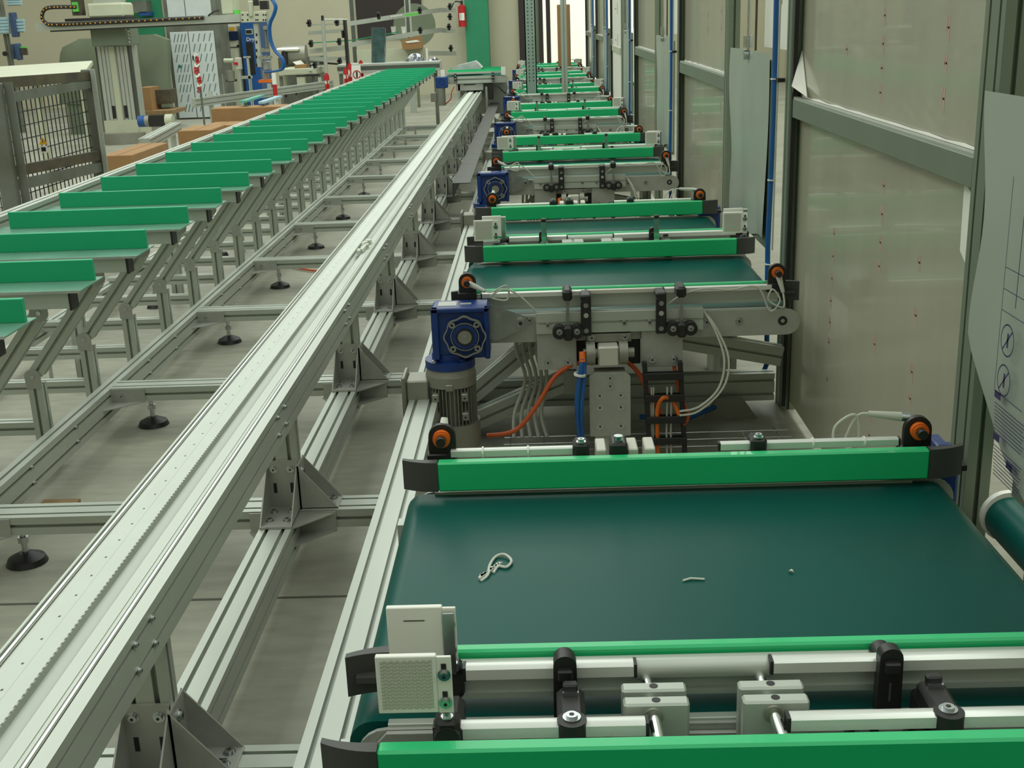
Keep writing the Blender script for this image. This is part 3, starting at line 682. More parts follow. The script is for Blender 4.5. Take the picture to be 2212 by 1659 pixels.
for k in range(6):
    ya, yb = 3.96-P+P*k, 4.67-P+P*k
    if k == 0: ya, yb = 1.05, 2.0
    d = thing('lift_door', (XF, (ya+yb)/2, .45), ('grey film-wrapped lift door with dark printed safety signs, nearest the camera' if k == 0 else 'film-wrapped lift door hanging from a steel rod, %s one from the camera' % section_name(k)), 'door', 'lift doors of the right fence')
    m = mb('alu_fence').box(XF+.005, XF+.02, ya, yb-(.02 if k else .18), .46, 1.08, .002); m.build('door_leaf', d)
    m = mb('sheetfilm'); film_sheet(m, XF, ya, yb+.03, .47 if k else .5, 1.10, seed=k, amp=.004 if k else .006, taper=0 if k else .17); m.build('protective_film', d)
    m = mb('zinc'); yc = (ya+yb)/2+.02
    m.cyl((XF-.005, yc, 1.10), (XF-.005, yc, 2.5), .006, 10); m.cyl((XF-.005, yc, 1.11), (XF-.005, yc, 1.15), .018, 12); m.cyl((XF-.02, yc, 1.085), (XF-.005, yc, 1.085), .017, 14)
    m.use('rust').cyl((XF+.01, yc-.06, 1.10), (XF+.01, yc-.06, 2.5), .004, 8); m.build('lift_rod', d)
    if k == 0:
        m = mb('inkblue'); X = XF-.0165
        def ringYZ(y, z, ry, rz, w):
            n = 28; vs = []
            for i in range(n):
                t = 2*math.pi*i/n; c, s = math.cos(t), math.sin(t); vs += [(X, y+ry*c, z+rz*s), (X, y+(ry-w)*c, z+(rz-w)*s)]
            m.add(vs, [[2*i, 2*((i+1) % n), 2*((i+1) % n)+1, 2*i+1] for i in range(n)])
        for zc in (.722, .655):
            ringYZ(1.84, zc, .027, .027, .0028)
            m.add([(X, 1.822, zc+.017), (X, 1.8245, zc+.019), (X, 1.858, zc-.017), (X, 1.8555, zc-.019)], [[0, 1, 2, 3]])
            m.box(X, X+.0003, 1.836, 1.842, zc-.012, zc+.012)
        for z in (.628, .765, .80, .835): m.box(X, X+.0003, 1.76, 1.875, z, z+.0012)
        m.box(X, X+.0003, 1.874, 1.8752, .63, .98); m.box(X, X+.0003, 1.82, 1.822, .78, .95)
        for y0_, z0_ in ((1.872, .618), (1.862, .548), (1.80, .52)): m.box(X, X+.0003, y0_-.026, y0_, z0_, z0_+.012)
        for z0_, ye in ((.610, 1.868), (.540, 1.856)):
            for i in range(9): m.box(X, X+.0002, 1.74+.004*(i % 3), ye-.001*i, z0_-.006*i-.0014, z0_-.006*i)
        m.build('printed_signs', d)
    # blue hoses beside the door
    yh = 3.76-P+P*k
    if k: 
        h = mb('tube').tube([(XF-.02, yh, 2.6), (XF-.024, yh+.005, 1.4), (XF-.022, yh, .9), (XF-.026, yh+.01, .5), (XF-.024, yh-.02, .12)]+[(XF-.06, yh-.05, .05), (.60, yh-.15, .04), (.45, yh-.30, .04), (.3, yh-.28, .04)], .0085, 8)
        h.use('cable').tube([(XF-.012, yh-.014, 2.6), (XF-.016, yh-.012, .5)], .003, 6)
        h.use('black')
        for z in (1.03, .42): h.box(XF-.022, XF+.0, yh-.05, yh-.015, z-.006, z+.006)
        h.use('white')
        for z in (1.03, .72, .45): h.ring((XF-.023, yh, z), (XF-.023, yh, z+.004), .0125, .009, 12)
        tag(h.build('air_hose', loc=(XF-.02, yh, 0)), 'blue air hose running down beside the %s panel bay of the right fence' % section_name(k-1), 'hose', 'blue hoses on the right fence')
# printed sheet and white crates glimpsed through the door openings
for k in range(5):
    m = mb('white'); y0 = 3.98+P*k; m.box(XF+.05, XF+.056, y0-.12, y0+.35, 1.11, 2.5)
    m.use('redprint')
    for i in range(5): m.box(XF+.049, XF+.0495, y0-.06+(i % 2)*.12, y0-.045+(i % 2)*.12, 1.15+i*.1, 1.22+i*.1)
    tag(m.build('printed_board', loc=(XF+.05, y0, 1.11)), 'white board with red print above the %s lift door of the right fence' % section_name(k+1), 'board', 'white boards above the lift doors')
a0 = at(1322, 100, 6.9); st = thing('white_box_stack', (XF+.02, 6.7, 0), 'tall white stack of film printed boxes with red arrows standing beyond the third panel bay', 'stack')
# outfeed belt conveyor beyond the fence
o_ = thing('outfeed_conveyor', (1.3, 1.5, 0), 'dark green belt roller with a white rim below the printed safety signs', 'conveyor')
m = mb('belt'); prismY(m, stadium(.775, 2.0, .33, .41, 12), 1.0, 1.93); m.build('belt', o_)
m = mb('white'); prismY(m, stadium(.77, 2.0, .325, .418, 12), 1.932, 1.945); m.build('rim', o_)
m = mb('alu').box(.84, 2.0, 1.05, 1.9, .0, .3); m.build('base', o_)
bpy.data.objects.remove(st)
# white printed panel seen between fence bays further back
m = mb('white').box(XF-.008, XF-.002, 10.55, 11.6, .45, 2.6)
m.use('redprint')
for z in (.95, 1.22, 1.45): m.box(XF-.0086, XF-.0082, 10.9, 10.95, z, z+.1); m.box(XF-.0086, XF-.0082, 11.05, 11.25, z+.04, z+.05)
m.use('cream').box(XF-.016, XF-.008, 10.55, 11.6, .89, .94)
tag(m.build('white_printed_panel', loc=(XF-.005, 11.07, .45)), 'bright white panel with red printed arrows in front of the fourth fence bay', 'panel')
# steel columns standing in the lane
m = mb('tealpost'); xa, ya = -.02, 12.2
m.box(xa-.055, xa+.055, ya, ya+.004, 0, 3); m.box(xa-.055, xa-.045, ya, ya+.07, 0, 3); m.box(xa+.045, xa+.055, ya, ya+.07, 0, 3)
m.use('wire')
for i in range(40): m.box(xa-.025, xa-.015, ya-.001, ya, .6+.035*i, .615+.035*i); m.box(xa+.015, xa+.025, ya-.001, ya, .6+.035*i, .615+.035*i)
tag(m.build('perforated_column', loc=(xa, ya, 0)), 'perforated galvanised steel column rising from the far end of the right lane', 'column')
m = mb('alu').prof((.315, 12.3, 0), (.315, 12.3, 3), .06, .06, up=(0, 1, 0)); tag(m.build('profile_column', loc=(.315, 12.3, 0)), 'slim aluminium profile column in the far right lane, right of the perforated one', 'column')

# ================================================================== transfer track in the middle
XB0, XB1, ZB0, ZB1 = -.697, -.538, .425, .505; YE = 12.9
tk = thing('transfer_track', (-.62, 6, 0), 'long pale aluminium linear track with chrome rods and a toothed belt, standing on posts', 'track')
poly = [(0, -.08), (.159, -.08), (.159, -.059), (.152, -.059), (.152, -.053), (.159, -.053), (.159, -.021), (.152, -.021), (.152, -.015), (.159, -.015),
        (.159, 0), (.1455, 0), (.1445, -.006), (.135, -.006), (.135, -.014), (.126, -.014), (.126, -.005), (.121, -.005), (.121, -.0062), (.1195, -.0062), (.1195, -.005), (.101, -.005), (.1, -.022), (.092, -.022), (.088, -.017), (.074, -.014),
        (.074, -.004), (.0266, -.004), (.0256, -.008), (.012, -.008), (.012, -.014), (.004, -.014), (.004, -.001), (0, -.001)]
poly = [(XB0+a, ZB1+b) for a, b in poly]
m = mb('alu'); m.prism(poly, (0, -.6, 0), (1, 0, 0), (0, 0, 1), (0, YE+.6, 0)); m.build('track_beam', tk)
for x in (XB0+.0082, XB0+.1305): mb('chrome').cyl((x, -.6, ZB1-.006), (x, YE, ZB1-.006), .0036, 12).build('guide_rod', tk)
m = mb('trackbelt').box(XB0+.028, XB0+.0725, -.5, YE, ZB1-.005, ZB1-.002); m.use('cable').box(XB0+.05, XB0+.0505, -.5, YE, ZB1-.002, ZB1-.0018)
y = .3
while y < 3.4:
    m.box(XB0+.0725, XB0+.0745, y, y+.006, ZB1-.005, ZB1-.002); y += .012
m.use('slot')
for i in range(90): m.box(XB0+.041, XB0+.044, .5+.06*i, .504+.06*i, ZB1-.002, ZB1-.0018)
rr = random.Random(2); m.use('alu')
for i in range(10):
    for zz in (.487, .449):
        for q_ in (0, .07): m.bolt((XB1, 1.35+.9*i+q_, zz), (1, 0, 0), .0035, .003)
m.build('toothed_belt', tk)
YN = [2.6+1.024*i for i in range(-2, 11)]
for y in YN:
    m = mb('alu').prof((-.617, y, .15), (-.617, y, ZB0), .074, .04, up=(0, 1, 0), nx=2, ny=1); m.build('post', tk)
    m = mb('alu').prof((-1.40, y, .128), (-.36, y, .128), .085, .045, nx=2, ny=1); m.build('cross_bar', tk)
    # gusset brackets: near face, right side
    m = mb('plate'); ya = y-.02; w2 = .037
    m.box(-.617-w2, -.617+w2, ya-.006, ya, .15, .27); m.box(-.617-w2, -.617+w2, ya-.125, ya, .15, .155)
    for x in (-.617-w2, -.617+w2-.003): m.prism([(0, 0), (-.125, 0), (0, .117)], (x, ya, .152), (0, 1, 0), (0, 0, 1), (.003, 0, 0))
    for x in (-.637, -.597):
        m.bolt((x, ya-.006, .25), (0, -1, 0), .0055); m.bolt((x, ya-.09, .155), (0, 0, 1), .0055); m.bolt((x, ya-.04, .155), (0, 0, 1), .0055)
        m.use('black').box(x-.004, x+.004, ya-.0064, ya-.006, .19, .215); m.use('plate')
    xs = -.617+w2
    m.box(xs, xs+.004, y-.036, y+.036, .15, .26); m.box(xs, xs+.09, y-.036, y+.036, .15, .154)
    for yy in (y-.036, y+.033): m.prism([(0, 0), (.09, 0), (0, .11)], (xs, yy, .152), (1, 0, 0), (0, 0, 1), (0, .003, 0))
    m.bolt((xs+.07, y-.015, .154), (0, 0, 1), .006); m.bolt((xs+.07, y+.018, .154), (0, 0, 1), .006); m.bolt((xs+.004, y, .235), (1, 0, 0), .006); m.use('black').box(xs+.045, xs+.07, y-.003, y+.003, .154, .1545)
    m.use('plate').prism([(0, 0), (.085, 0), (0, -.085)], (xs, y-.045, .145), (1, 0, 0), (0, 1, 0), (0, 0, -.003)); m.prism([(0, 0), (.085, 0), (0, -.085)], (xs, y-.045, .10), (1, 0, 0), (0, 1, 0), (0, 0, -.003)); m.box(xs, xs+.085, y-.049, y-.045, .10, .148)
    m.prism([(0, 0), (-.05, 0), (0, -.085)], (-.655, y-.045, .10), (1, 0, 0), (0, 1, 0), (0, 0, -.003)); m.box(-.70, -.655, y-.049, y-.045, .10, .148)
    m.build('gusset_bracket', tk)
    m = mb('plate').prism([(0, 0), (.11, 0), (0, -.09)], (-1.385, y-.043, .105), (1, 0, 0), (0, 1, 0), (0, 0, -.003)); m.box(-1.385, -1.275, y-.047, y-.043, .102, .148); m.bolt((-1.35, y-.047, .125), (0, -1, 0), .005); m.build('corner_bracket', tk)
    m = mb('zinc').cyl((-1.285, y+.03, .02), (-1.285, y+.03, .106), .008, 10); m.cyl((-1.285, y+.03, .055), (-1.285, y+.03, .07), .014, 6); m.box(-1.31, -1.26, y+.0, y+.04, .098, .106)
    m.use('black').cyl((-1.285, y+.03, .0), (-1.285, y+.03, .014), .05, 24, .044); m.cyl((-1.285, y+.03, .014), (-1.285, y+.03, .028), .044, 24, .016); m.build('levelling_foot', tk)
m = mb('alu').prof((-.618, -.5, .112), (-.618, YE, .112), .075, .075, nx=2, ny=2); m.build('base_rail', tk)
m = mb('alu').prof((-1.407, -.5, .105), (-1.407, YE-.3, .105), .045, .09, nx=1, ny=2)
for y in YN:
    for dz in (.128, .083):
        for q_ in (-.35, .35): m.bolt((-1.385, y+q_, dz), (1, 0, 0), .004, .004)
m.build('side_rail', tk)
for i, (x, y) in enumerate(((-1.27, 2.98),)):
    tag(mb('wood').box(x-.10, x+.0, y-.05, y-.02, 0, .03).build('wood_block', loc=(x, y, 0)), 'small wooden block on the floor under the left rail of the transfer track', 'block')
# debris on track and floor
m = mb('swarf'); rr = random.Random(3)
for i in range(30):
    x = -.60+rr.uniform(-.01, .01); y = 4.02+rr.uniform(-.12, .1); s = rr.uniform(.002, .006); m.box(x-s, x+s, y-s*2, y+s*2, ZB1-.006, ZB1+s*1.4)
tag(m.build('shavings_heap', loc=(-.6, 4.0, ZB1)), 'small heap of pale shavings lying on the transfer track', 'shavings', kind='stuff')
tag(mb('red').box(-.90, -.86, 4.70, 4.76, .0, .008, .003).build('red_scrap', loc=(-.88, 4.73, 0)), 'small red scrap on the concrete between track and right lane frame', 'scrap')
mm_ = mb('orangec').tube(smooth_path([(-1.35, 6.2, .01), (-1.2, 6.05, .01), (-1.0, 5.95, .01), (-.85, 5.8, .01)]), .006, 6)
tag(mm_.build('orange_cable', loc=(-1.1, 6, 0)), 'thin orange cable lying on the floor left of the transfer track', 'cable')
m = mb('darkgrey'); m.prism([(0, 0), (.10, 0), (.10, .004), (0, .004)], (-.47, 6.6, .36), (1, 0, 0), (0, 0, 1), (0, 6.6, 0)); m.box(-.47, -.463, 6.6, 13.2, .29, .36)
tag(m.build('cable_trough', loc=(-.42, 9.9, .29)), 'long dark grey sheet trough between the transfer track and the right lane', 'trough')

# carriage at the far end of the track
cg = thing('transfer_carriage', (-.62, 12.55, .505), 'small cross conveyor carriage with blue gearbox riding the far end of the transfer track', 'carriage')
Yc = 12.5
m = mb('belt').box(-.92, -.30, Yc+.02, Yc+.5, .62, .66, .01); m.build('belt', cg)
m = mb('plate'); prismY(m, stadium(-.92, -.26, .585, .655), Yc, Yc+.01); m.build('side_plate', cg)
m = mb('green').box(-.88, -.33, Yc+.05, Yc+.06, .675, .725); m.build('guide_strip', cg)
m = mb('green').box(-.88, -.33, Yc+.45, Yc+.46, .675, .725); m.build('guide_strip', cg)
m = mb('alu').box(-.90, -.31, Yc+.02, Yc+.05, .68, .70); m.box(-.80, -.42, Yc-.03, Yc, .59, .62); m.box(-.80, -.42, Yc-.02, Yc, .635, .66); m.build('guide_bar', cg)
for x in (-.80, -.415):
    m = mb('black').box(x-.013, x+.013, Yc-.045, Yc-.03, .60, .69, .003)
    for z in (.61, .64, .67): m.use('plate').cyl((x, Yc-.047, z), (x, Yc-.044, z), .007, 10)
    m.build('slotted_bracket', cg)
m = mb('plate').box(-.80, -.52, Yc, Yc+.3, .515, .585, .003); m.use('black').box(-.72, -.60, Yc-.002, Yc, .57, .58); m.build('slide_block', cg)
m = mb('white').box(-.95, -.91, Yc-.01, Yc+.01, .66, .73); m.box(-.33, -.285, Yc-.01, Yc+.01, .66, .74); m.build('reflector', cg)
m = mb('blue').box(-1.00, -.88, Yc-.1, Yc, .555, .665, .005); m.build('gearbox', cg)
m = mb('motor').cyl((-.96, Yc-.05, .555), (-.96, Yc-.05, .38), .05, 20); m.box(-1.06, -1.0, Yc-.09, Yc-.01, .42, .51, .003); m.use('blued').ring((-.935, Yc-.105, .61), (-.935, Yc-.10, .61), .05, .042, 24); m.build('motor', cg)
mb('plate').box(-.80, -.28, Yc+.31, Yc+.33, .25, .60).build('back_plate', cg); mb('plate').box(-.78, -.76, Yc, Yc+.02, .25, .58).build('hanger', cg); mb('plate').box(-.50, -.48, Yc, Yc+.02, .25, .55).build('hanger', cg)
m = mb('black').tube(smooth_path([(-.44, Yc-.01, .57), (-.38, Yc-.03, .56), (-.33, Yc-.02, .51), (-.29, Yc, .47)]), .006, 6); m.use('orangec').tube(smooth_path([(-.82, Yc, .56), (-.85, Yc-.02, .5), (-.86, Yc-.02, .44), (-.93, Yc, .38)]), .006, 6); m.use('black').box(-.47, -.42, Yc-.02, Yc+.02, .42, .58, .006); m.build('cable', cg)
m = mb('bag'); cx, cz = -.62, .73
pts = [(-.86, .72), (-.80, .755), (-.72, .775), (-.66, .785), (-.60, .80), (-.565, .77), (-.53, .73), (-.55, .72)]
prismY(m, pts, Yc+.15, Yc+.45); tag(m.build('plastic_bag', loc=(-.65, Yc+.3, .72)), 'crumpled clear plastic bag lying on the far transfer carriage', 'bag')

# ================================================================== tray rack on the left
S = .4125
rk = thing('tray_rack', (-1.4, 7.5, 0), 'long rack of bright green divided trays on slanted aluminium struts left of the track', 'rack')
for i in range(0, 28):
    yf = 2.275+S*i
    m = mb('traysheet').box(-1.69, -1.078, yf, yf+.16, .664, .667)
    m.use('zinc').box(-1.69, -1.078, yf-.002, yf, .662, .668); m.use('alu').box(-1.69, -1.11, yf+.012, yf+.052, .622, .662, .001); m.use('black').box(-1.112, -1.106, yf+.01, yf+.054, .618, .664)
    m.use('alu').box(-1.69, -1.112, yf+.0115, yf+.013, .636, .640)
    t = m.build('tray', rk)
    m = mb('tgreen').box(-1.645, -1.085, yf+.115, yf+.13, .667, .718, .001); m.build('divider', t)
for x, nm in ((-1.715, 0),):
    m = mb('alu').prof((x, 1.6, .662), (x, 13.6, .662), .045, .07, nx=1, ny=2); m.build('side_rail', rk)
for i in range(-1, 27):
    y = 3.285+S*(i-1)
    for x, z, dz, nm in ((-1.485, .29, -.035, 'pivot_joint'), (-1.255, .578, .042, 'hinge_joint')):
        m = mb('plate').cyl((x, y-.024, z), (x, y-.0205, z), .024, 18); m.box(x-.023, x+.023, y-.0232, y-.0208, z, z+dz); m.use('zinc').cyl((x, y-.026, z), (x, y-.022, z), .006, 10)
        m.use('alu').box(x-.006, x+.006, y-.022, y+.02, z-.01, z+.01); m.build(nm, rk)
    m = mb('alu').prof((-1.475, y, .302), (-1.265, y, .566), .04, .04, up=(0, 1, 0)); m.build('slanted_strut', rk)
    m = mb('alu').prof((-1.485, y, .0), (-1.485, y, .265), .04, .04, up=(0, 1, 0)); m.build('short_post', rk)
    m = mb('alu').prof((-2.0, y, .13), (-1.505, y, .13), .04, .04); m.build('cross_bar', rk)
    if i % 3 == 0:
        m = mb('alu').prof((-1.715, y+.1, .0), (-1.715, y+.1, .627), .045, .045, up=(0, 1, 0)); m.build('upright', rk)
        m = mb('zinc').cyl((-1.80, y, .0), (-1.80, y, .11), .007, 8); m.use('black').cyl((-1.80, y, .0), (-1.80, y, .02), .04, 18, .03); m.build('levelling_foot', rk)
m = mb('alu').prof((-2.0, 1.8, .10), (-2.0, 13.2, .10), .045, .045); m.build('floor_rail', rk)
# red and white chain posts on the far side of the rack
def chain_post(u, v0, v1, Y, label):
    a = at(u, v0, Y); b = at(u, v1, Y); m = mb('white'); r = .022
    m.cyl((a.x, Y, b.z-.1), (a.x, Y, a.z-.05), r, 14); m.use('red').cyl((a.x, Y, a.z-.06), (a.x, Y, a.z-.005), r*1.3, 14, r*1.1); m.cyl((a.x, Y, a.z-.005), (a.x, Y, a.z+.01), r*.6, 10)
    for z in (b.z+.0, b.z-.1): m.use('red').cyl((a.x, Y, z), (a.x, Y, z+.05), r*1.05, 14)
    rr = random.Random(int(u)); pts = [(a.x+.012*math.sin(i*.9), Y-.03, a.z-.05-i*.02) for i in range(8)]
    m.use('red').tube(pts, .007, 6)
    m.use('steelpaint').cyl((a.x, Y, 0), (a.x, Y, b.z), .012, 8); m.use('black').cyl((a.x, Y, 0), (a.x, Y, .03), .12, 18)
    tag(m.build('chain_post', loc=(a.x, Y, 0)), label, 'post', 'red and white chain posts')
chain_post(705, 160, 192, 12.4, 'red-capped chain post just right of the tall thin pole')
chain_post(746, 148, 180, 13.2, 'red-capped chain post, front one of the pair before the black column')
chain_post(755, 138, 176, 13.5, 'red-capped chain post, rear one of the pair before the black column')
chain_post(779, 132, 168, 14.1, 'red-capped chain post standing beside the round prohibition sign')
p = at(591, 160, 12.2); m = mb('white'); zt = at(591, 158, 12.2).z
for i in range(6): m.use('red' if i % 2 else 'white').cyl((p.x, 12.2, zt-.11*(i+1)), (p.x, 12.2, zt-.11*i), .022, 14)
m.use('black').cyl((p.x, 12.2, 0), (p.x, 12.2, .04), .13, 18)
tag(m.build('striped_post', loc=(p.x, 12.2, 0)), 'red and white striped barrier post left of the tall thin pole', 'post')
p = at(431, 200, 12.0); m = MB()
for i in range(12): m.use('red' if i % 3 else 'white'); m.ring((p.x+.012*math.sin(i), 12, .98-.032*i), (p.x+.012*math.sin(i)+.004, 12.01, .975-.032*i), .016+.01*math.sin(.3*i), .010, 10)
m.use('steelpaint').cyl((p.x, 12.05, 0), (p.x, 12.05, .96), .01, 8); tag(m.build('barrier_chain', loc=(p.x, 12, 0)), 'red and white plastic chain hanging in front of the film-covered cabinet', 'chain')
p = at(770, 155, 13.4); m = mb('white').cyl((p.x, 13.4, p.z), (p.x, 13.405, p.z), .0, 3)
m = mb('white').box(p.x-.055, p.x+.045, 13.42, 13.425, p.z-.12, p.z+.07); m.use('red').ring((p.x, 13.414, p.z-.03), (p.x, 13.418, p.z-.03), .045, .036, 28); m.use('black').box(p.x-.008, p.x+.008, 13.414, 13.418, p.z-.06, p.z); m.use('steelpaint').cyl((p.x, 13.44, 0), (p.x, 13.44, p.z), .01, 8)
tag(m.build('prohibition_sign', loc=(p.x, 13.42, 0)), 'white sign with a red prohibition ring behind the far green trays', 'sign')

# ================================================================== left background
def abox(m, u0, v0, u1, v1, Y, d, ch=0, z0=None):
    a = at(u0, v0, Y); b = at(u1, v1, Y); m.box(a.x, b.x, Y, Y+d, b.z if z0 is None else z0, a.z, ch); return a, b
# cardboard boxes on the floor
def carton(u0, v0, u1, Y, label, d=.5, h=None):
    a = at(u0, v0, Y); b = at(u1, v0, Y); m = mb('card').box(a.x, b.x, Y, Y+d, 0, a.z, .004)
    m.use('wood').box((a.x+b.x)/2-.003, (a.x+b.x)/2+.003, Y+.005, Y+d-.005, a.z, a.z+.002)
    tag(m.build('cardboard_box', loc=((a.x+b.x)/2, Y+d/2, 0)), label, 'box', 'cardboard boxes on the floor by the rack')
carton(218, 337, 285, 7.9, 'brown cardboard box with a visible corner beside the wire mesh crate', .8)
carton(383, 283, 455, 9.6, 'open cardboard box on the left of the tray rack, middle one of the three', .5)
carton(440, 272, 505, 10.6, 'small low cardboard box partly hidden behind the middle one', .4)
carton(455, 235, 610, 11.2, 'wide long cardboard box under the teal strips, farthest of the boxes by the rack', .3)
# mesh crate
Yk = 5.6
a = at(8, 200, Yk); zt = at(20, 175, Yk).z
ck = thing('mesh_crate', (a.x, Yk+.3, 0), 'worn grey steel crate with wire mesh sides and a yellow warning triangle', 'crate')
xl = at(14, 300, Yk).x; zt = at(14, 178, Yk).z
m = mb('steelpaint').box(xl-.05, xl+.03, Yk-.05, Yk-.01, 0, zt, .004); m.box(xl+.03, xl+.07, Yk-.01, Yk, 0, zt); m.build('corner_post', ck)
Yr = 6.6; xr = at(192, 250, Yr).x; zr = at(192, 150, Yr).z
m = mb('steelpaint').box(xr-.01, xr+.05, Yr-.01, Yr+.05, 0, zr, .004); m.use('alu').box(xr+.05, xr+.075, Yr-.03, Yr-.02, 0, zr); m.build('corner_post', ck)
def rail2(k, z0, z1, h, nm, th=.03):
    p0 = Vector((xl, Yk, z0)); p1 = Vector((xr+.02, Yr, z1)); m = mb(k); q = (p1-p0)
    m.prism([(0, 0), (th, 0), (th, h), (0, h)], p0, (.7, -.7, 0), (0, 0, 1), q); return m.build(nm, ck)
def zat(u, v, t):
    Y = Yk+(Yr-Yk)*t; return at(u, v, Y).z
rail2('rust', zat(30, 190, 0), zat(185, 175, 1), .05, 'top_bar')
rail2('steelpaint', zat(38, 222, .05), zat(190, 190, 1), .045, 'swing_bar')
rail2('rust', zat(55, 378, .05), zat(205, 345, 1), .05, 'middle_bar')
rail2('steelpaint', zat(55, 408, .05), zat(210, 370, 1), .05, 'lower_bar')
m = mb('wire'); zlo, zhi = .05, zt-.02; n = 20
for i in range(n):
    t = i/n; x = xl+(xr-xl)*t; y = Yk+.015+(Yr-Yk)*t; m.cyl((x, y, zlo), (x, y, zhi+(zr-zt)*t), .003, 5)
for j in range(15):
    z = zlo+(zhi-zlo)*j/15; m.cyl((xl, Yk+.015, z), (xr, Yr+.015, z+(zr-zt)*.3), .003, 5)
m.build('wire_mesh', ck)
m = mb('wire')
for i in range(16): m.cyl((xl-.05-.03*i, Yk+.01, .05), (xl-.05-.03*i, Yk+.01, zt), .0022, 5)
for j in range(22): m.cyl((xl-.6, Yk+.01, .05+(zt-.05)*j/22), (xl-.03, Yk+.01, .05+(zt-.05)*j/22), .0022, 5)
m.build('wire_mesh', ck)
t = .33; Yw = Yk+(Yr-Yk)*t-.03; pc = at(93, 310, Yw)
m = mb('hazard').prism([(-.022, 0), (.022, 0), (0, .036)], (pc.x, Yw, pc.z-.005), (.7, .7, 0), (0, 0, 1), (.001, -.001, 0)); m.use('black').box(pc.x-.002, pc.x+.002, Yw-.003, Yw-.002, pc.z+.004, pc.z+.02)
m.use('white').box(pc.x-.02, pc.x+.018, Yw-.001, Yw, pc.z-.045, pc.z-.012); m.use('black').box(pc.x-.012, pc.x+.010, Yw-.002, Yw-.001, pc.z-.038, pc.z-.018); m.build('warning_label', ck)
# cream lid panel behind the crate
Yl = 8.2; m = mb('cream')
pA, pB, pC, pD = at(-40, 146, Yl+1.2), at(200, 131, Yl+1.2), at(170, 172, Yl), at(-40, 178, Yl)
m.add([pA, pB, pC, pD, pA-Vector((0, 0, .03)), pB-Vector((0, 0, .03)), pC-Vector((0, 0, .03)), pD-Vector((0, 0, .03))], [[3, 2, 1, 0], [4, 5, 6, 7], [0, 1, 5, 4], [1, 2, 6, 5], [2, 3, 7, 6], [3, 0, 4, 7]])
m.box(pC.x-.04, pC.x-.02, Yl+.1, Yl+.14, 0, pC.z-.03); m.box(pD.x+.3, pD.x+.34, Yl+.1, Yl+.14, 0, pC.z-.03)
tag(m.build('cream_sheet', loc=((pA.x+pB.x)/2, Yl+.6, 0)), 'large cream sheet metal panel lying flat behind the wire mesh crate', 'panel')
# gantry robot
Yg = 13.6
gx0, gx1 = at(215, 150, Yg).x, at(280, 150, Yg).x
gz = at(245, 100, Yg).z
g = thing('gantry_robot', ((gx0+gx1)/2, Yg, 0), 'grey gantry robot with a long horizontal arm and a black energy chain', 'robot')
m = mb('alu').box(gx0, gx1, Yg, Yg+.35, .12, gz)
m.use('slot')
for i in (1, 2, 3, 5, 6, 7): x = gx0+(gx1-gx0)*i/8; m.box(x-.003, x+.003, Yg-.002, Yg, .15, gz)
m.use('cream').box((gx0+gx1)/2-.035, (gx0+gx1)/2+.03, Yg-.02, Yg-.002, .25, gz); m.use('black').box(gx0+.08, gx0+.12, Yg-.004, Yg, .28, .42); m.box(gx1-.12, gx1-.08, Yg-.004, Yg, .28, .42)
m.use('darkgrey').box(gx0-.02, gx0, Yg, Yg+.1, .2, gz); m.box(gx1, gx1+.02, Yg, Yg+.1, .2, gz); m.build('column', g)
m = mb('motor').cyl(((gx0+gx1)/2, Yg+.1, 0), ((gx0+gx1)/2, Yg+.1, .12), .28, 28); m.use('cream').box(gx0-.02, gx1+.02, Yg-.03, Yg, .12, .26); m.box(gx1, gx1+.2, Yg, Yg+.2, 0, .2, .01); m.build('base', g)
m = mb('alu_fence'); a = at(197, 62, Yg-.1); b = at(278, 98, Yg-.1); m.box(a.x, b.x, Yg-.15, Yg+.3, b.z, a.z, .01)
m.use('chrome')
for i in range(4): m.cyl((b.x, Yg-.1, a.z-.03-.04*i), (b.x+.03, Yg-.1, a.z-.03-.04*i), .015, 10)
m.build('carriage', g)
m = mb('cream'); a = at(190, 12, Yg-.1); b = at(272, 36, Yg-.1); m.box(a.x, b.x, Yg-.15, Yg+.2, b.z, a.z+.02, .02); m.use('black').box(at(150, 30, Yg).x, b.x+.02, Yg-.16, Yg+.2, b.z-.03, b.z)
m.use('alu').box(gx0+.05, gx1-.02, Yg-.05, Yg+.2, a.z, a.z+1.2); m.use('rust').box(at(160, 5, Yg).x, at(182, 5, Yg).x, Yg-.1, Yg, a.z-.1, a.z+.08); m.use('limegreen').box(at(166, 20, Yg).x, at(178, 20, Yg).x, Yg-.13, Yg-.1, a.z-.06, a.z+.04); m.build('upper_head', g)
# arm
Ya = Yg-.35
p0, p1 = at(76, 60, Ya), at(520, 40, Ya)
m = mb('alu'); zc = (p0.z+p1.z)/2; m.T = None
m.prism([(0, -.035), (.0, .045), (.2, .045), (.2, -.035)], (p0.x, Ya, p0.z), (0, 1, 0), (0, 0, 1), (p1.x-p0.x, 0, p1.z-p0.z))
m.use('darkgrey').prism([(0, -.05), (0, -.035), (.2, -.035), (.2, -.05)], (p0.x+.15, Ya+.02, p0.z), (0, 1, 0), (0, 0, 1), (p1.x-p0.x-.2, 0, p1.z-p0.z)); m.build('horizontal_arm', g)
m = mb('black'); ys = Ya-.03
path = [at(u, v, ys) for u, v in ((440, 38), (340, 43), (240, 48), (160, 52), (110, 53), (98, 48), (91, 38), (94, 24), (104, 17), (130, 15), (165, 15))]
path = smooth_path(path, 8); m.tube(path, .022, 6)
m.use('hazard')
acc = 0
for i in range(1, len(path)):
    acc += (path[i]-path[i-1]).length
    if acc > .035: acc = 0; q = path[i]; m.box(q.x-.007, q.x+.007, ys-.026, ys-.021, q.z-.007, q.z+.007)
m.build('energy_chain', g)
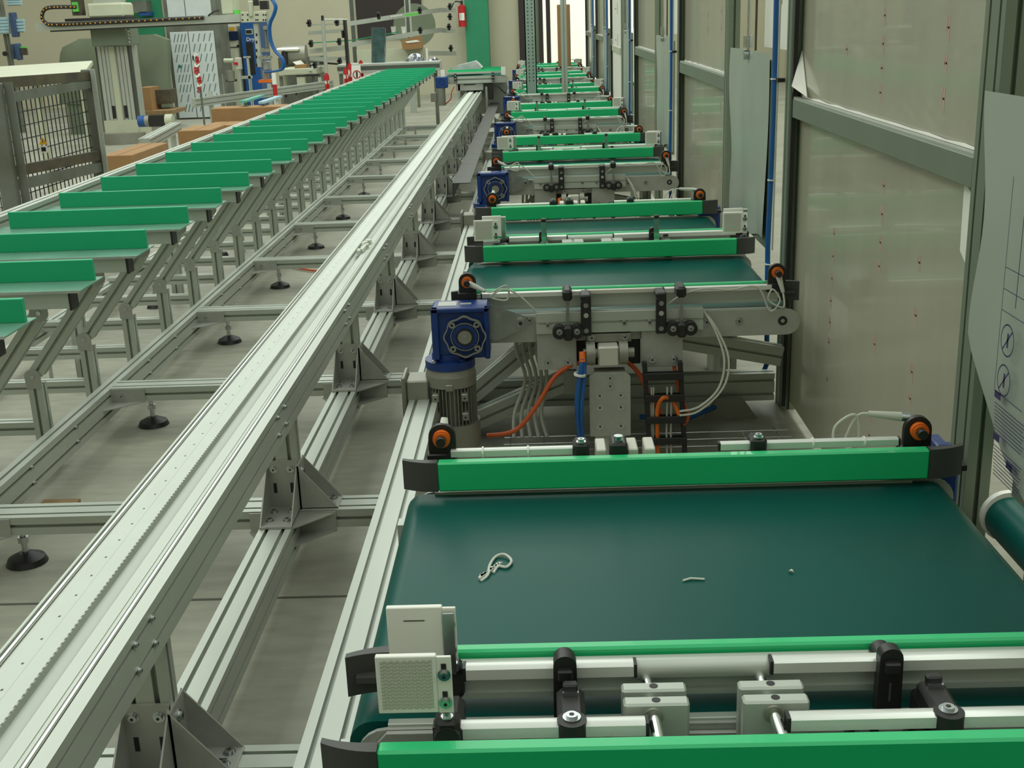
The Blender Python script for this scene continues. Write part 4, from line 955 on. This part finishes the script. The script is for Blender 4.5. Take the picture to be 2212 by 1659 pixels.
# tool head at the arm end
m = mb('cream'); abox(m, 519, 26, 577, 47, Ya-.05, .15, .005); m.use('black')
for u in (524, 535, 553, 557, 569, 574):
    for v in (32, 43): q = at(u, v, Ya-.05); m.cyl((q.x, Ya-.053, q.z), (q.x, Ya-.05, q.z), .009, 8)
m.use('cream'); abox(m, 534, 2, 546, 36, Ya-.08, .1, .01); m.use('black'); abox(m, 560, 2, 578, 20, Ya, .1); abox(m, 546, 0, 556, 12, Ya, .1)
m.use('alu'); abox(m, 546, 50, 566, 145, Ya, .06, .005); m.use('black')
for v in (72, 88, 106, 120, 138): abox(m, 552, v, 556, v+6, Ya-.003, .003)
m.use('motor'); abox(m, 568, 56, 580, 64, Ya-.05, .1); abox(m, 570, 64, 579, 103, Ya, .06, .01); m.use('chrome')
for u in (570, 580, 567, 576, 585): q = at(u, 108 if u in (570, 580) else 124, Ya); m.cyl((q.x, Ya-.1, q.z), (q.x, Ya, q.z), .02, 10)
m.use('plate'); abox(m, 567, 132, 582, 152, Ya, .12, .01); m.use('motor'); abox(m, 566, 152, 578, 172, Ya, .1); m.use('orange'); abox(m, 558, 173, 588, 178, Ya-.05, .2); m.build('tool_head', g)
m = mb('tube')
for k_ in range(3):
    m.tube(smooth_path([at(u+k_*2.2, v, Ya-.06+.03*k_) for u, v in ((582, -6), (593, 12), (590, 30), (582, 48), (580, 66), (584, 92), (594, 112), (606, 124), (611, 138), (606, 150), (588, 154), (570, 156))], 5), .011, 6)
m.build('air_hose', g)
m = mb('cream'); abox(m, 475, -10, 505, 30, Yg-.2, .3, .01); m.use('limegreen'); abox(m, 505, 22, 516, 31, Yg-.2, .1); m.use('wire').tube([at(u, v, Ya) for u, v in ((450, 34), (462, 25), (474, 22))], .01, 6); m.build('junction_box', g)
# covered machines
def cover(pts, Y, d, label, k='canvas', lift=.25):
    a = [at(u, v, Y) for u, v in pts]; b = [q+Vector((0, d, 0)) for q in a]; n = len(a); m = mb(k); m.box(min(q.x for q in a)+.08, max(q.x for q in a)-.08, Y+.02, Y+d-.02, 0, min(q.z for q in a)+.05)
    c = sum(a, Vector())/n-Vector((0, .12, 0)); vs = a+b+[c]
    fs = [[i, (i+1) % n, 2*n] for i in range(n)]+[[i, n+i, n+(i+1) % n, (i+1) % n] for i in range(n)]+[list(range(n, 2*n))]
    m.add(vs, fs); o = m.build('covered_machine', loc=(c.x, Y, 0)); tag(o, label, 'covered machine'); return o
cover(((285, 105), (296, 76), (330, 74), (362, 86), (362, 200), (372, 262), (300, 262), (283, 180)), 16.4, .15, 'machine draped in a grey-green plastic cover left of the film-covered cabinet')
cover(((128, 135), (130, 115), (135, 102), (160, 90), (170, 84), (203, 83), (215, 100), (215, 225), (128, 225)), 15.0, .2, 'rounded bundle under a dull beige cover behind the robot column', 'canvas')
m = mb('card'); abox(m, 298, 190, 330, 245, 15.4, .4, z0=0); tag(m.build('cardboard_box', loc=(at(310, 200, 15.4).x, 15.5, 0)), 'tall brown cardboard box right of the gantry robot column', 'box')
m = mb('rust'); abox(m, 326, 195, 372, 238, 15.6, .3, z0=.3); m.use('wood'); abox(m, 295, 241, 374, 246, 15.3, .6); tag(m.build('dark_crate', loc=(at(350, 200, 15.6).x, 15.7, 0)), 'dark wooden crate on a pallet below the grey-green cover', 'crate')
fm = MB(); fm.use('black'); a, b = abox(fm, 320, 250, 355, 273, 12.6, .12); q = at(305, 262, 12.66)
fm.use('blued').cyl((at(296, 262, 12.6).x, 12.66, q.z), (at(311, 262, 12.6).x, 12.66, q.z), .06, 18); fm.use('cream').cyl((at(355, 262, 12.6).x, 12.66, q.z), (at(371, 262, 12.6).x, 12.66, q.z), .065, 18); fm.use('motor').cyl((at(311, 262, 12.6).x, 12.66, q.z), (at(320, 262, 12.6).x, 12.66, q.z), .06, 18)
fm.use('motor').box(a.x+.02, b.x-.02, 12.6, 12.72, 0, b.z); tag(fm.build('small_motor', loc=(a.x, 12.66, 0)), 'small black and blue motor on a stand right of the robot column', 'motor')
m = mb('alu'); a = at(315, 325, 9.6); b = at(384, 294, 11.2); m.prof((a.x, 9.6, .36), (b.x, 11.2, .36), .10, .08, nx=2, ny=2); m.box(a.x, a.x+.04, 9.7, 9.74, 0, .33); m.box(b.x-.04, b.x, 11.1, 11.14, 0, .33); tag(m.build('profile_offcut', loc=(a.x, 10, 0)), 'shiny aluminium profile lying beside the boxes left of the rack', 'profile')
# film covered cabinet
Yb = 16.9; cb = thing('film_cabinet', (at(415, 200, Yb).x, Yb+.3, 0), 'tall pale cabinet with two doors still wrapped in printed protective film', 'cabinet')
a = at(358, 60, Yb); b = at(470, 60, Yb)
m = mb('steelpaint').box(a.x, b.x, Yb, Yb+.6, 0, 2.3, .01); m.build('body', cb)
xm = at(412, 120, Yb).x
for x0, x1 in ((a.x+.05, xm-.006), (xm+.006, b.x-.06)):
    dd = mb('filmwhite').box(x0, x1, Yb-.02, Yb, .02, 1.18, .003); do = dd.build('door', cb)
    pr = mb('printgrey'); rr = random.Random(int(x0*100))
    for j in range(8):
        for i in range(4):
            if rr.random() < .15: continue
            xx = x0+.04+(x1-x0-.08)*i/3.5; zz = .1+.135*j
            pr.prism([(0, 0), (.012, .0), (.045, .105), (.032, .105)], (xx, Yb-.0215, zz), (1, 0, 0), (0, 0, 1), (0, .001, 0))
    pr.use('tealprint').prism([(0, -.03), (.025, 0), (0, .03), (-.025, 0)], (x0+.09, Yb-.022, .72), (1, 0, 0), (0, 0, 1), (0, .001, 0)); pr.build('film_print', do)
m = mb('filmwhite').box(a.x+.06, xm-.006, Yb-.02, Yb, 1.30, 2.25); m.box(xm+.006, b.x-.06, Yb-.02, Yb, 1.30, 2.25); m.build('upper_door', cb)
m = mb('black').box(xm+.03, xm+.045, Yb-.035, Yb-.02, .80, .86); m.build('handle', cb)
# green wall patch with grey box behind robot
m = mb('greenpaint'); a = at(273, -5, WY-.1); b = at(360, 128, WY-.1); m.box(a.x, b.x, WY-.12, WY-.02, b.z-.6, 4.2); struct(m.build('trim_4'))
m = mb('steelpaint'); a, b = abox(m, 284, 2, 318, 27, WY-.4, .28); m.use('blued'); abox(m, 300, 26, 322, 34, WY-.4, .28); tag(m.build('wall_box', loc=(a.x, WY-.3, b.z)), 'grey electrical box fixed to the green wall patch behind the robot', 'electrical box')
# dryer and control cabinet
Yd = 18.0; cc = thing('control_cabinet', (at(500, 120, Yd).x, Yd, 0), 'cream control cabinet with a small dark touch screen beside the blue dryer', 'cabinet')
m = mb('cream'); a, b = abox(m, 472, 56, 521, 200, Yd, .5, .01, z0=0); m.use('slot'); abox(m, 474, 102, 519, 103, Yd-.003, .003); m.build('body', cc)
m = mb('screen'); abox(m, 490, 68, 516, 87, Yd-.02, .02, .004); m.build('screen', cc)
m = mb('hazard'); abox(m, 496, 59, 507, 66, Yd-.006, .006); m.build('label_plate', cc)
m = mb('blued'); abox(m, 474, 71, 481, 96, Yd-.006, .006); m.build('blue_plate', cc)
m = mb('red'); q = at(485, 71, Yd); m.cyl((q.x, Yd-.03, q.z), (q.x, Yd, q.z), .025, 14); m.build('stop_button', cc)
m = mb('black'); abox(m, 511, 97, 517, 101, Yd-.02, .02); m.build('switch', cc)
dr = thing('dryer', (at(535, 100, Yd).x, Yd+.2, 0), 'blue machine housing lettered Dryer behind the gantry tool head', 'dryer')
m = mb('blued'); abox(m, 517, 48, 567, 200, Yd+.1, .8, .01, z0=0); m.build('body', dr)
m = mb('black'); abox(m, 531, 92, 552, 160, Yd+.09, .01); m.build('front_opening', dr)
m = mb('cream'); abox(m, 530, 63, 546, 74, Yd+.09, .01); m.use('black'); abox(m, 531, 65, 544, 72, Yd+.085, .005); m.build('window_plate', dr)
def text(s, loc, size, k, parent=None, name='lettering'):
    c = bpy.data.curves.new(name, 'FONT'); c.body = s; c.size = size; c.extrude = .002; c.materials.append(M[k]); o = bpy.data.objects.new(name, c)
    dg_o = o; COL.objects.link(o); bpy.context.view_layer.update()
    me = bpy.data.meshes.new_from_object(o.evaluated_get(bpy.context.evaluated_depsgraph_get())); bpy.data.objects.remove(dg_o)
    o = bpy.data.objects.new(name, me); COL.objects.link(o); o.rotation_euler = (math.pi/2, 0, 0)
    if parent: o.parent = parent; o.location = Vector(loc)-parent_loc(parent)
    else: o.location = loc
    return o
q = at(532, 89, Yd+.08); text('Dryer', (q.x, Yd+.085, q.z), .075, 'white', dr)
# pump stand in front of the control cabinet
Yp = 14.6; m = mb('cream'); q = at(484, 131, Yp); q2 = at(504, 131, Yp); m.cyl((q.x, Yp, q.z), (q2.x, Yp, q2.z), .026, 14)
m.use('blockwhite'); abox(m, 506, 125, 520, 150, Yp-.03, .1, .005); m.use('red'); q = at(512, 137, Yp); m.box(q.x-.03, q.x+.02, Yp-.05, Yp-.03, q.z-.015, q.z+.015)
m.use('alu'); abox(m, 525, 122, 540, 125, Yp, .04); abox(m, 536, 124, 540, 205, Yp, .04, z0=0); abox(m, 541, 165, 543, 205, Yp, .04, z0=0); abox(m, 518, 150, 521, 205, Yp, .03, z0=0); abox(m, 480, 160, 484, 205, Yp, .03, z0=0)
m.use('motor'); q = at(498, 160, Yp); m.cyl((q.x, Yp, q.z-.08), (q.x, Yp, q.z+.04), .05, 14); m.use('black'); abox(m, 488, 172, 510, 176, Yp, .06); m.use('plate'); abox(m, 520, 165, 542, 170, Yp, .1)
tag(m.build('pump_stand', loc=(at(510, 200, Yp).x, Yp, 0)), 'small pump stand with a cream cylinder and red switch before the control cabinet', 'pump')
# low beam conveyor between boxes and trays
m = mb('alu'); a = at(418, 218, 12.6); b = at(716, 178, 15.5)
m.prof((a.x, 12.6, a.z-.02), (b.x, 15.5, b.z-.02), .06, .09, nx=1, ny=2)
for t in (.1, .5, .9): q = Vector((a.x+(b.x-a.x)*t, 12.6+2.9*t, 0)); m.box(q.x-.02, q.x+.02, q.y, q.y+.04, 0, .58)
m.use('black')
for u, v in ((507, 207), (537, 204), (620, 200), (642, 195)): q = at(u, v, 12.9+(u-418)/298*2.6); m.cyl((q.x, q.y-.08, q.z-.05), (q.x, q.y-.08, q.z+.02), .014, 8); m.box(q.x-.03, q.x+.03, q.y-.1, q.y-.06, q.z+.01, q.z+.022)
tag(m.build('side_beam_conveyor', loc=(a.x, 14, 0)), 'narrow aluminium beam conveyor slanting away behind the cardboard boxes', 'conveyor')
for (u0, v0, u1, v1), k_, lb in (((525, 222, 566, 209), 'teal', 'teal plastic strip lying beside the wide cardboard box'), ((565, 224, 604, 211), 'paleblue', 'pale blue plastic strip lying right of the teal one')):
    a = at(u0, v0, 11.3); b = at(u1, v1, 12.3); m = mb(k_).prism([(-.03, 0), (.03, 0), (.03, .02), (-.03, .02)], a, (1, 0, 0), (0, 0, 1), b-a); m.box(a.x-.01, a.x+.01, a.y+.1, a.y+.12, 0, a.z); tag(m.build('plastic_strip', loc=a), lb, 'strip', 'plastic strips by the boxes')
# tall thin pole with arm
m = mb('alu').cyl((at(703, 160, 12.9).x, 12.9, 0), (at(697, 40, 12.9).x, 12.9, at(697, 40, 12.9).z), .02, 12); q = at(697, 40, 12.9); q2 = at(750, 40, 12.9); m.cyl((q.x, 12.9, q.z-.01), (q2.x, 12.9, q2.z-.01), .007, 8); m.use('black'); m.box(q.x-.012, q.x+.012, 12.88, 12.92, q.z-.02, q.z+.03)
tag(m.build('thin_pole', loc=(at(703, 160, 12.9).x, 12.9, 0)), 'tall thin grey pole with a short arm rising behind the green trays', 'pole')
m = mb('black'); a, b = abox(m, 740, 40, 753, 140, 13.75, .12, .005, z0=.3); abox(m, 737, 66, 741, 82, 13.7, .1); m.box(a.x-.05, a.x+.15, 13.75, 13.9, 0, .3); tag(m.build('black_column', loc=(a.x, 14.2, 0)), 'black upright column behind the far green trays', 'column')
# table clutter beyond
m = mb('cream'); abox(m, 600, 150, 684, 160, 15.6, .8, .005); abox(m, 640, 160, 660, 190, 15.6, .1); abox(m, 605, 160, 620, 190, 15.9, .1); m.use('black'); abox(m, 640, 162, 690, 164, 15.59, .01)
for u in (606, 676): q = at(u, 165, 15.7); m.use('steelpaint').box(q.x-.02, q.x+.02, 15.7, 15.74, 0, q.z)
tag(m.build('work_table', loc=(at(640, 160, 15.8).x, 15.8, 0)), 'pale machine table under the small cardboard box left of the thin pole', 'table')
m = mb('card'); abox(m, 636, 140, 662, 151, 15.7, .2); m.use('white').add([at(632, 134, 15.65), at(641, 141, 15.7), at(660, 141, 15.9), at(650, 130, 15.9)], [[0, 1, 2, 3]]); tag(m.build('cardboard_box', loc=(at(650, 150, 15.7).x, 15.8, .6)), 'small open cardboard box on the machine table', 'box')
m = mb('foil'); rr = random.Random(5)
def crumple(k, u0, v0, u1, v1, Y, n, name, label, cat):
    m = mb(k); a = at(u0, v0, Y); b = at(u1, v1, Y); nx, nz = n, 5; vs = []; rr = random.Random(int(u0+v0))
    for j in range(nz+1):
        for i in range(nx+1):
            h = 1 if j < nz else rr.uniform(.4, 1); t = i/nx; s = j/nz*h
            vs.append((a.x+(b.x-a.x)*t+rr.uniform(-.01, .01), Y+rr.uniform(-.06, .06)+.15*s, b.z+(a.z-b.z)*s*math.sin(math.pi*min(1, max(0, t*.9+.05)))**.5))
    m.add(vs, [[j*(nx+1)+i, j*(nx+1)+i+1, (j+1)*(nx+1)+i+1, (j+1)*(nx+1)+i] for j in range(nz) for i in range(nx)])
    m.box(a.x+.02, b.x-.02, Y+.1, Y+.2, b.z, b.z+(a.z-b.z)*.5)
    tag(m.build(name, loc=((a.x+b.x)/2, Y, b.z)), label, cat)
crumple('bag', 664, 133, 684, 152, 15.6, 6, 'clear_wrap', 'scrunched clear wrap right of the small box on the machine table', 'wrap')
crumple('foil', 872, 110, 918, 140, 14.2, 12, 'silver_wrap', 'crumpled silver wrap on the far conveyor right of the dark roll', 'wrap')
crumple('foil', 920, 120, 948, 140, 14.2, 9, 'silver_wrap', 'shiny silver wrap at the right end of the far conveyor', 'wrap')
# far cross conveyor, white panel, roll
m = mb('alu'); a, b = abox(m, 728, 140, 950, 152, 14.0, .4, .003); m.use('slot'); abox(m, 728, 145, 950, 146, 13.998, .002)
for u in (735, 940): q = at(u, 150, 14.2); m.use('steelpaint').box(q.x-.02, q.x+.02, 14.2, 14.24, 0, b.z)
tag(m.build('far_conveyor', loc=(a.x, 14.2, 0)), 'pale aluminium conveyor crossing behind the farthest green trays', 'conveyor')
m = mb('cream'); a, b = abox(m, 770, 108, 922, 138, 15.2, .03); m.use('white'); abox(m, 919, 104, 925, 138, 15.1, .03); m.use('steelpaint'); abox(m, 775, 138, 780, 170, 15.22, .03, z0=0); tag(m.build('cream_board', loc=(a.x, 15.2, 0)), 'cream board standing behind the dark wrapped roll', 'board')
q = at(818, 136, 14.3); q1 = at(818, 60, 14.3); m = mb('rollwrap'); n = 20
r_ = (at(834, 100, 14.3).x-at(803, 100, 14.3).x)/2; m.cyl((q.x, 14.3, q.z), (q1.x, 14.3, q1.z), r_, 28); m.use('foil').cyl((q.x+r_*.96, 14.27, q.z), (q.x+r_*.96, 14.27, q1.z), .012, 6)
tag(m.build('wrapped_roll', loc=(q.x, 14.3, q.z)), 'tall dark wrapped roll standing upright on the far conveyor', 'roll')
# curved conveyor rack
cv = thing('curved_conveyor', (at(880, 100, 17).x, 17, 0), 'multi-level curved aluminium conveyor with black guide clamps against the far wall', 'conveyor')
def rail_path(uv, Y0, Y1, k, h, name):
    n = len(uv); pts = [at(u, v, Y0+(Y1-Y0)*i/(n-1)) for i, (u, v) in enumerate(uv)]
    m = mb(k)
    for i in range(n-1):
        a, b = pts[i], pts[i+1]; m.prism([(0, 0), (.12, 0), (.12, h), (0, h)], a-Vector((0, 0, h)), (0, 1, 0), (0, 0, 1), b-a)
    return m.build(name, cv)
rail_path([(755, 46), (900, 24), (950, 17), (985, 17)], 15.5, 16.5, 'alu', .055, 'upper_track')
rail_path([(755, 92), (905, 66), (950, 60), (985, 62)], 15.5, 16.5, 'alu', .06, 'middle_track')
rail_path([(665, 68), (745, 62)], 16, 15.6, 'alu', .045, 'upper_track'); rail_path([(668, 106), (745, 98)], 16, 15.6, 'alu', .06, 'middle_track')
rail_path([(665, 52), (745, 50)], 16, 15.6, 'alu', .02, 'upper_track')
rail_path([(668, 122), (700, 124), (745, 122)], 16, 15.6, 'alu', .05, 'lower_track'); rail_path([(925, 110), (985, 110)], 16, 16.5, 'alu', .06, 'lower_track')
rail_path([(672, 92), (760, 86), (860, 68)], 15.8, 15.4, 'greenpaint', .012, 'green_strip')
rail_path([(690, 134), (745, 138)], 16, 15.6, 'black', .02, 'lower_track')
m = mb('limegreen')
for (u0, v0, u1, v1) in ((821, 41, 841, 38), (876, 33, 904, 29)):
    a = at(u0, v0, 15.7); b = at(u1, v1, 15.7); m.prism([(0, -.016), (0, .016), (.004, .016), (.004, -.016)], a, (0, 1, 0), (0, 0, 1), b-a)
m.use('white'); q = at(845, 36, 15.7)
for i in range(5): m.box(q.x+.03*i, q.x+.03*i+.016, 15.69, 15.7, q.z-.008+.004*i, q.z+.008+.004*i)
m.build('green_label', cv)
for u0, u1 in ((756, 770), (872, 893)):
    m = mb('alu'); abox(m, u0, -10, u1, 135, 16.6, .1, z0=0); m.use('slot'); abox(m, (u0+u1)/2-1, -10, (u0+u1)/2+.5, 135, 16.597, .003); m.build('upright', cv)
m = mb('alu'); abox(m, 980, -5, 987, 125, 16.7, .06, z0=0); m.build('upright', cv)
for u, v in ((818, 34), (907, 22), (908, 65), (970, 58), (974, 104), (972, 14), (668, 50), (728, 48), (672, 94), (733, 90), (734, 132), (680, 140), (972, 36)):
    m = mb('black'); q = at(u, v, 15.4 if u < 960 else 16.2); m.box(q.x-.018, q.x+.018, q.y-.05, q.y+.05, q.z-.045, q.z+.045, .01); m.box(q.x-.03, q.x+.03, q.y-.05, q.y, q.z-.012, q.z+.012); m.build('guide_clamp', cv)
for u, Y in ((850, 15.9), (872, 15.9)):
    q = at(u, 66, Y); m = mb('white').cyl((q.x, Y, q.z-.04), (q.x, Y, q.z+.05), .025, 14, .034)
    tag(m.build('plastic_cup', loc=(q.x, Y, q.z-.04)), 'white plastic cup on the curved conveyor, %s of the two' % ('left one' if u == 850 else 'right one'), 'cup', 'cups on the curved conveyor')
m = mb('card'); pts = [at(u, v, 15.0) for u, v in ((866, 86), (908, 76), (911, 104), (870, 108))]; b = [p_+Vector((0, .25, 0)) for p_ in pts]
m.add(pts+b, [[3, 2, 1, 0], [4, 5, 6, 7], [0, 1, 5, 4], [1, 2, 6, 5], [2, 3, 7, 6], [3, 0, 4, 7]]); m.use('white').add([at(874, 90, 14.99), at(900, 86, 14.99), at(908, 90, 14.99), at(880, 93, 14.99)], [[0, 1, 2, 3]])
tag(m.build('cardboard_box', loc=(pts[0].x, 15.1, pts[2].z)), 'tilted open cardboard box propped on the curved conveyor', 'box')
# fan disc on the shutter, belts
q = at(895, 55, 17.6); m = mb('canvas'); m.ring((q.x, 17.6, q.z), (q.x, 17.65, q.z), .30, .0, 40); m.box(q.x-.02, q.x+.02, 17.6, 17.64, 0, q.z-.3); tag(m.build('round_cover', loc=(q.x, 17.6, q.z)), 'large round grey cover behind the curved conveyor', 'cover')
# extinguisher
q = at(997, 12, WY-.45); q1 = at(1000, 58, WY-.45); ex = thing('fire_extinguisher', (q.x, WY-.4, q1.z), 'red fire extinguisher hanging left of the green pillar', 'fire extinguisher')
zt, zb_ = at(997, 14, WY-.45).z, at(997, 58, WY-.45).z; m = mb('red').cyl((q.x, WY-.4, zb_), (q.x, WY-.4, zt), .065, 20); m.cyl((q.x, WY-.4, zt), (q.x, WY-.4, zt+.03), .065, 20, .02); m.build('cylinder', ex)
m = mb('white').box(q.x-.04, q.x+.04, WY-.468, WY-.464, zb_+.1, zt-.1); m.use('black').box(q.x-.02, q.x-.014, WY-.47, WY-.467, zb_+.1, zt-.1); m.build('label', ex)
m = mb('black').box(q.x-.02, q.x+.02, WY-.42, WY-.38, zt+.03, zt+.09); m.tube(smooth_path([(q.x, WY-.4, zt+.06), (q.x-.1, WY-.4, zt+.08), (q.x-.16, WY-.4, zt), (q.x-.14, WY-.4, zt-.08)]), .01, 6); m.build('hose', ex)
# lathe and machinery left of the pole (rounded hoods)
m = mb('motor'); q = at(650, 118, 16.6); m.cyl((at(612, 118, 16.6).x, 16.6, q.z), (at(662, 118, 16.6).x, 16.6, q.z), .13, 24); m.use('white'); abox(m, 595, 104, 645, 110, 16.4, .3, .02); m.use('black'); q = at(617, 126, 16.5); m.cyl((q.x, 16.45, q.z-.08), (q.x, 16.45, q.z+.1), .04, 12); m.use('steelpaint'); abox(m, 600, 125, 690, 150, 16.7, .4, z0=0)
tag(m.build('grey_machine', loc=(at(640, 150, 16.6).x, 16.6, 0)), 'rounded grey machine with a pale top tray between dryer and curved conveyor', 'machine')
# wall mounted machine at far left edge
Ym = 15.5; m = mb('cable'); 
lm = thing('left_valve_rack', (at(20, 60, Ym).x, Ym, 0), 'rack of striped pale modules with blue-grey clamps left of the gantry robot', 'rack')
for u0, u1, v0, dv, n in ((-6, 20, 38, 7, 5), (34, 52, 42, 7, 4), (13, 45, -3, 5, 3)):
    m = mb('alu'); abox(m, u0, v0-1, u1, v0+dv*n, Ym+.02, .08); m.use('paleblue')
    for j in range(n): abox(m, u0, v0+j*dv, u1, v0+j*dv+dv-2, Ym, .03, .003)
    m.build('striped_module', lm)
m = mb('navy'); abox(m, 17, 27, 36, 80, Ym-.05, .12, .01); m.build('clamp_block', lm)
m = mb('navy'); abox(m, 30, 94, 43, 130, Ym-.05, .12, .01); abox(m, 22, 95, 32, 128, Ym, .1, .01); m.use('limegreen'); abox(m, 43, 101, 55, 104, Ym, .05); m.use('rust'); abox(m, 43, 104, 57, 119, Ym, .06); m.build('clamp_block', lm)
m = mb('steelpaint'); q = at(12, 40, Ym+.1)
for u in (11, 18): q = at(u, 60, Ym+.1); m.cyl((q.x, Ym+.1, 0), (q.x-.04, Ym+.1, 2.2), .018, 10)
m.use('black'); q = at(12, 116, Ym); m.cyl((q.x, Ym-.03, q.z), (q.x, Ym, q.z), .03, 12); m.build('standpipe', lm)
# cardboard tube boards near the far door
m = mb('card'); a = at(1203, 10, 17.5); b = at(1233, 115, 17.5); m.box(a.x, b.x, 17.5, 17.6, 0, a.z, .01); tag(m.build('cardboard_sheet', loc=(a.x, 17.5, 0)), 'tall brown cardboard sheet standing before the bright far opening', 'cardboard')
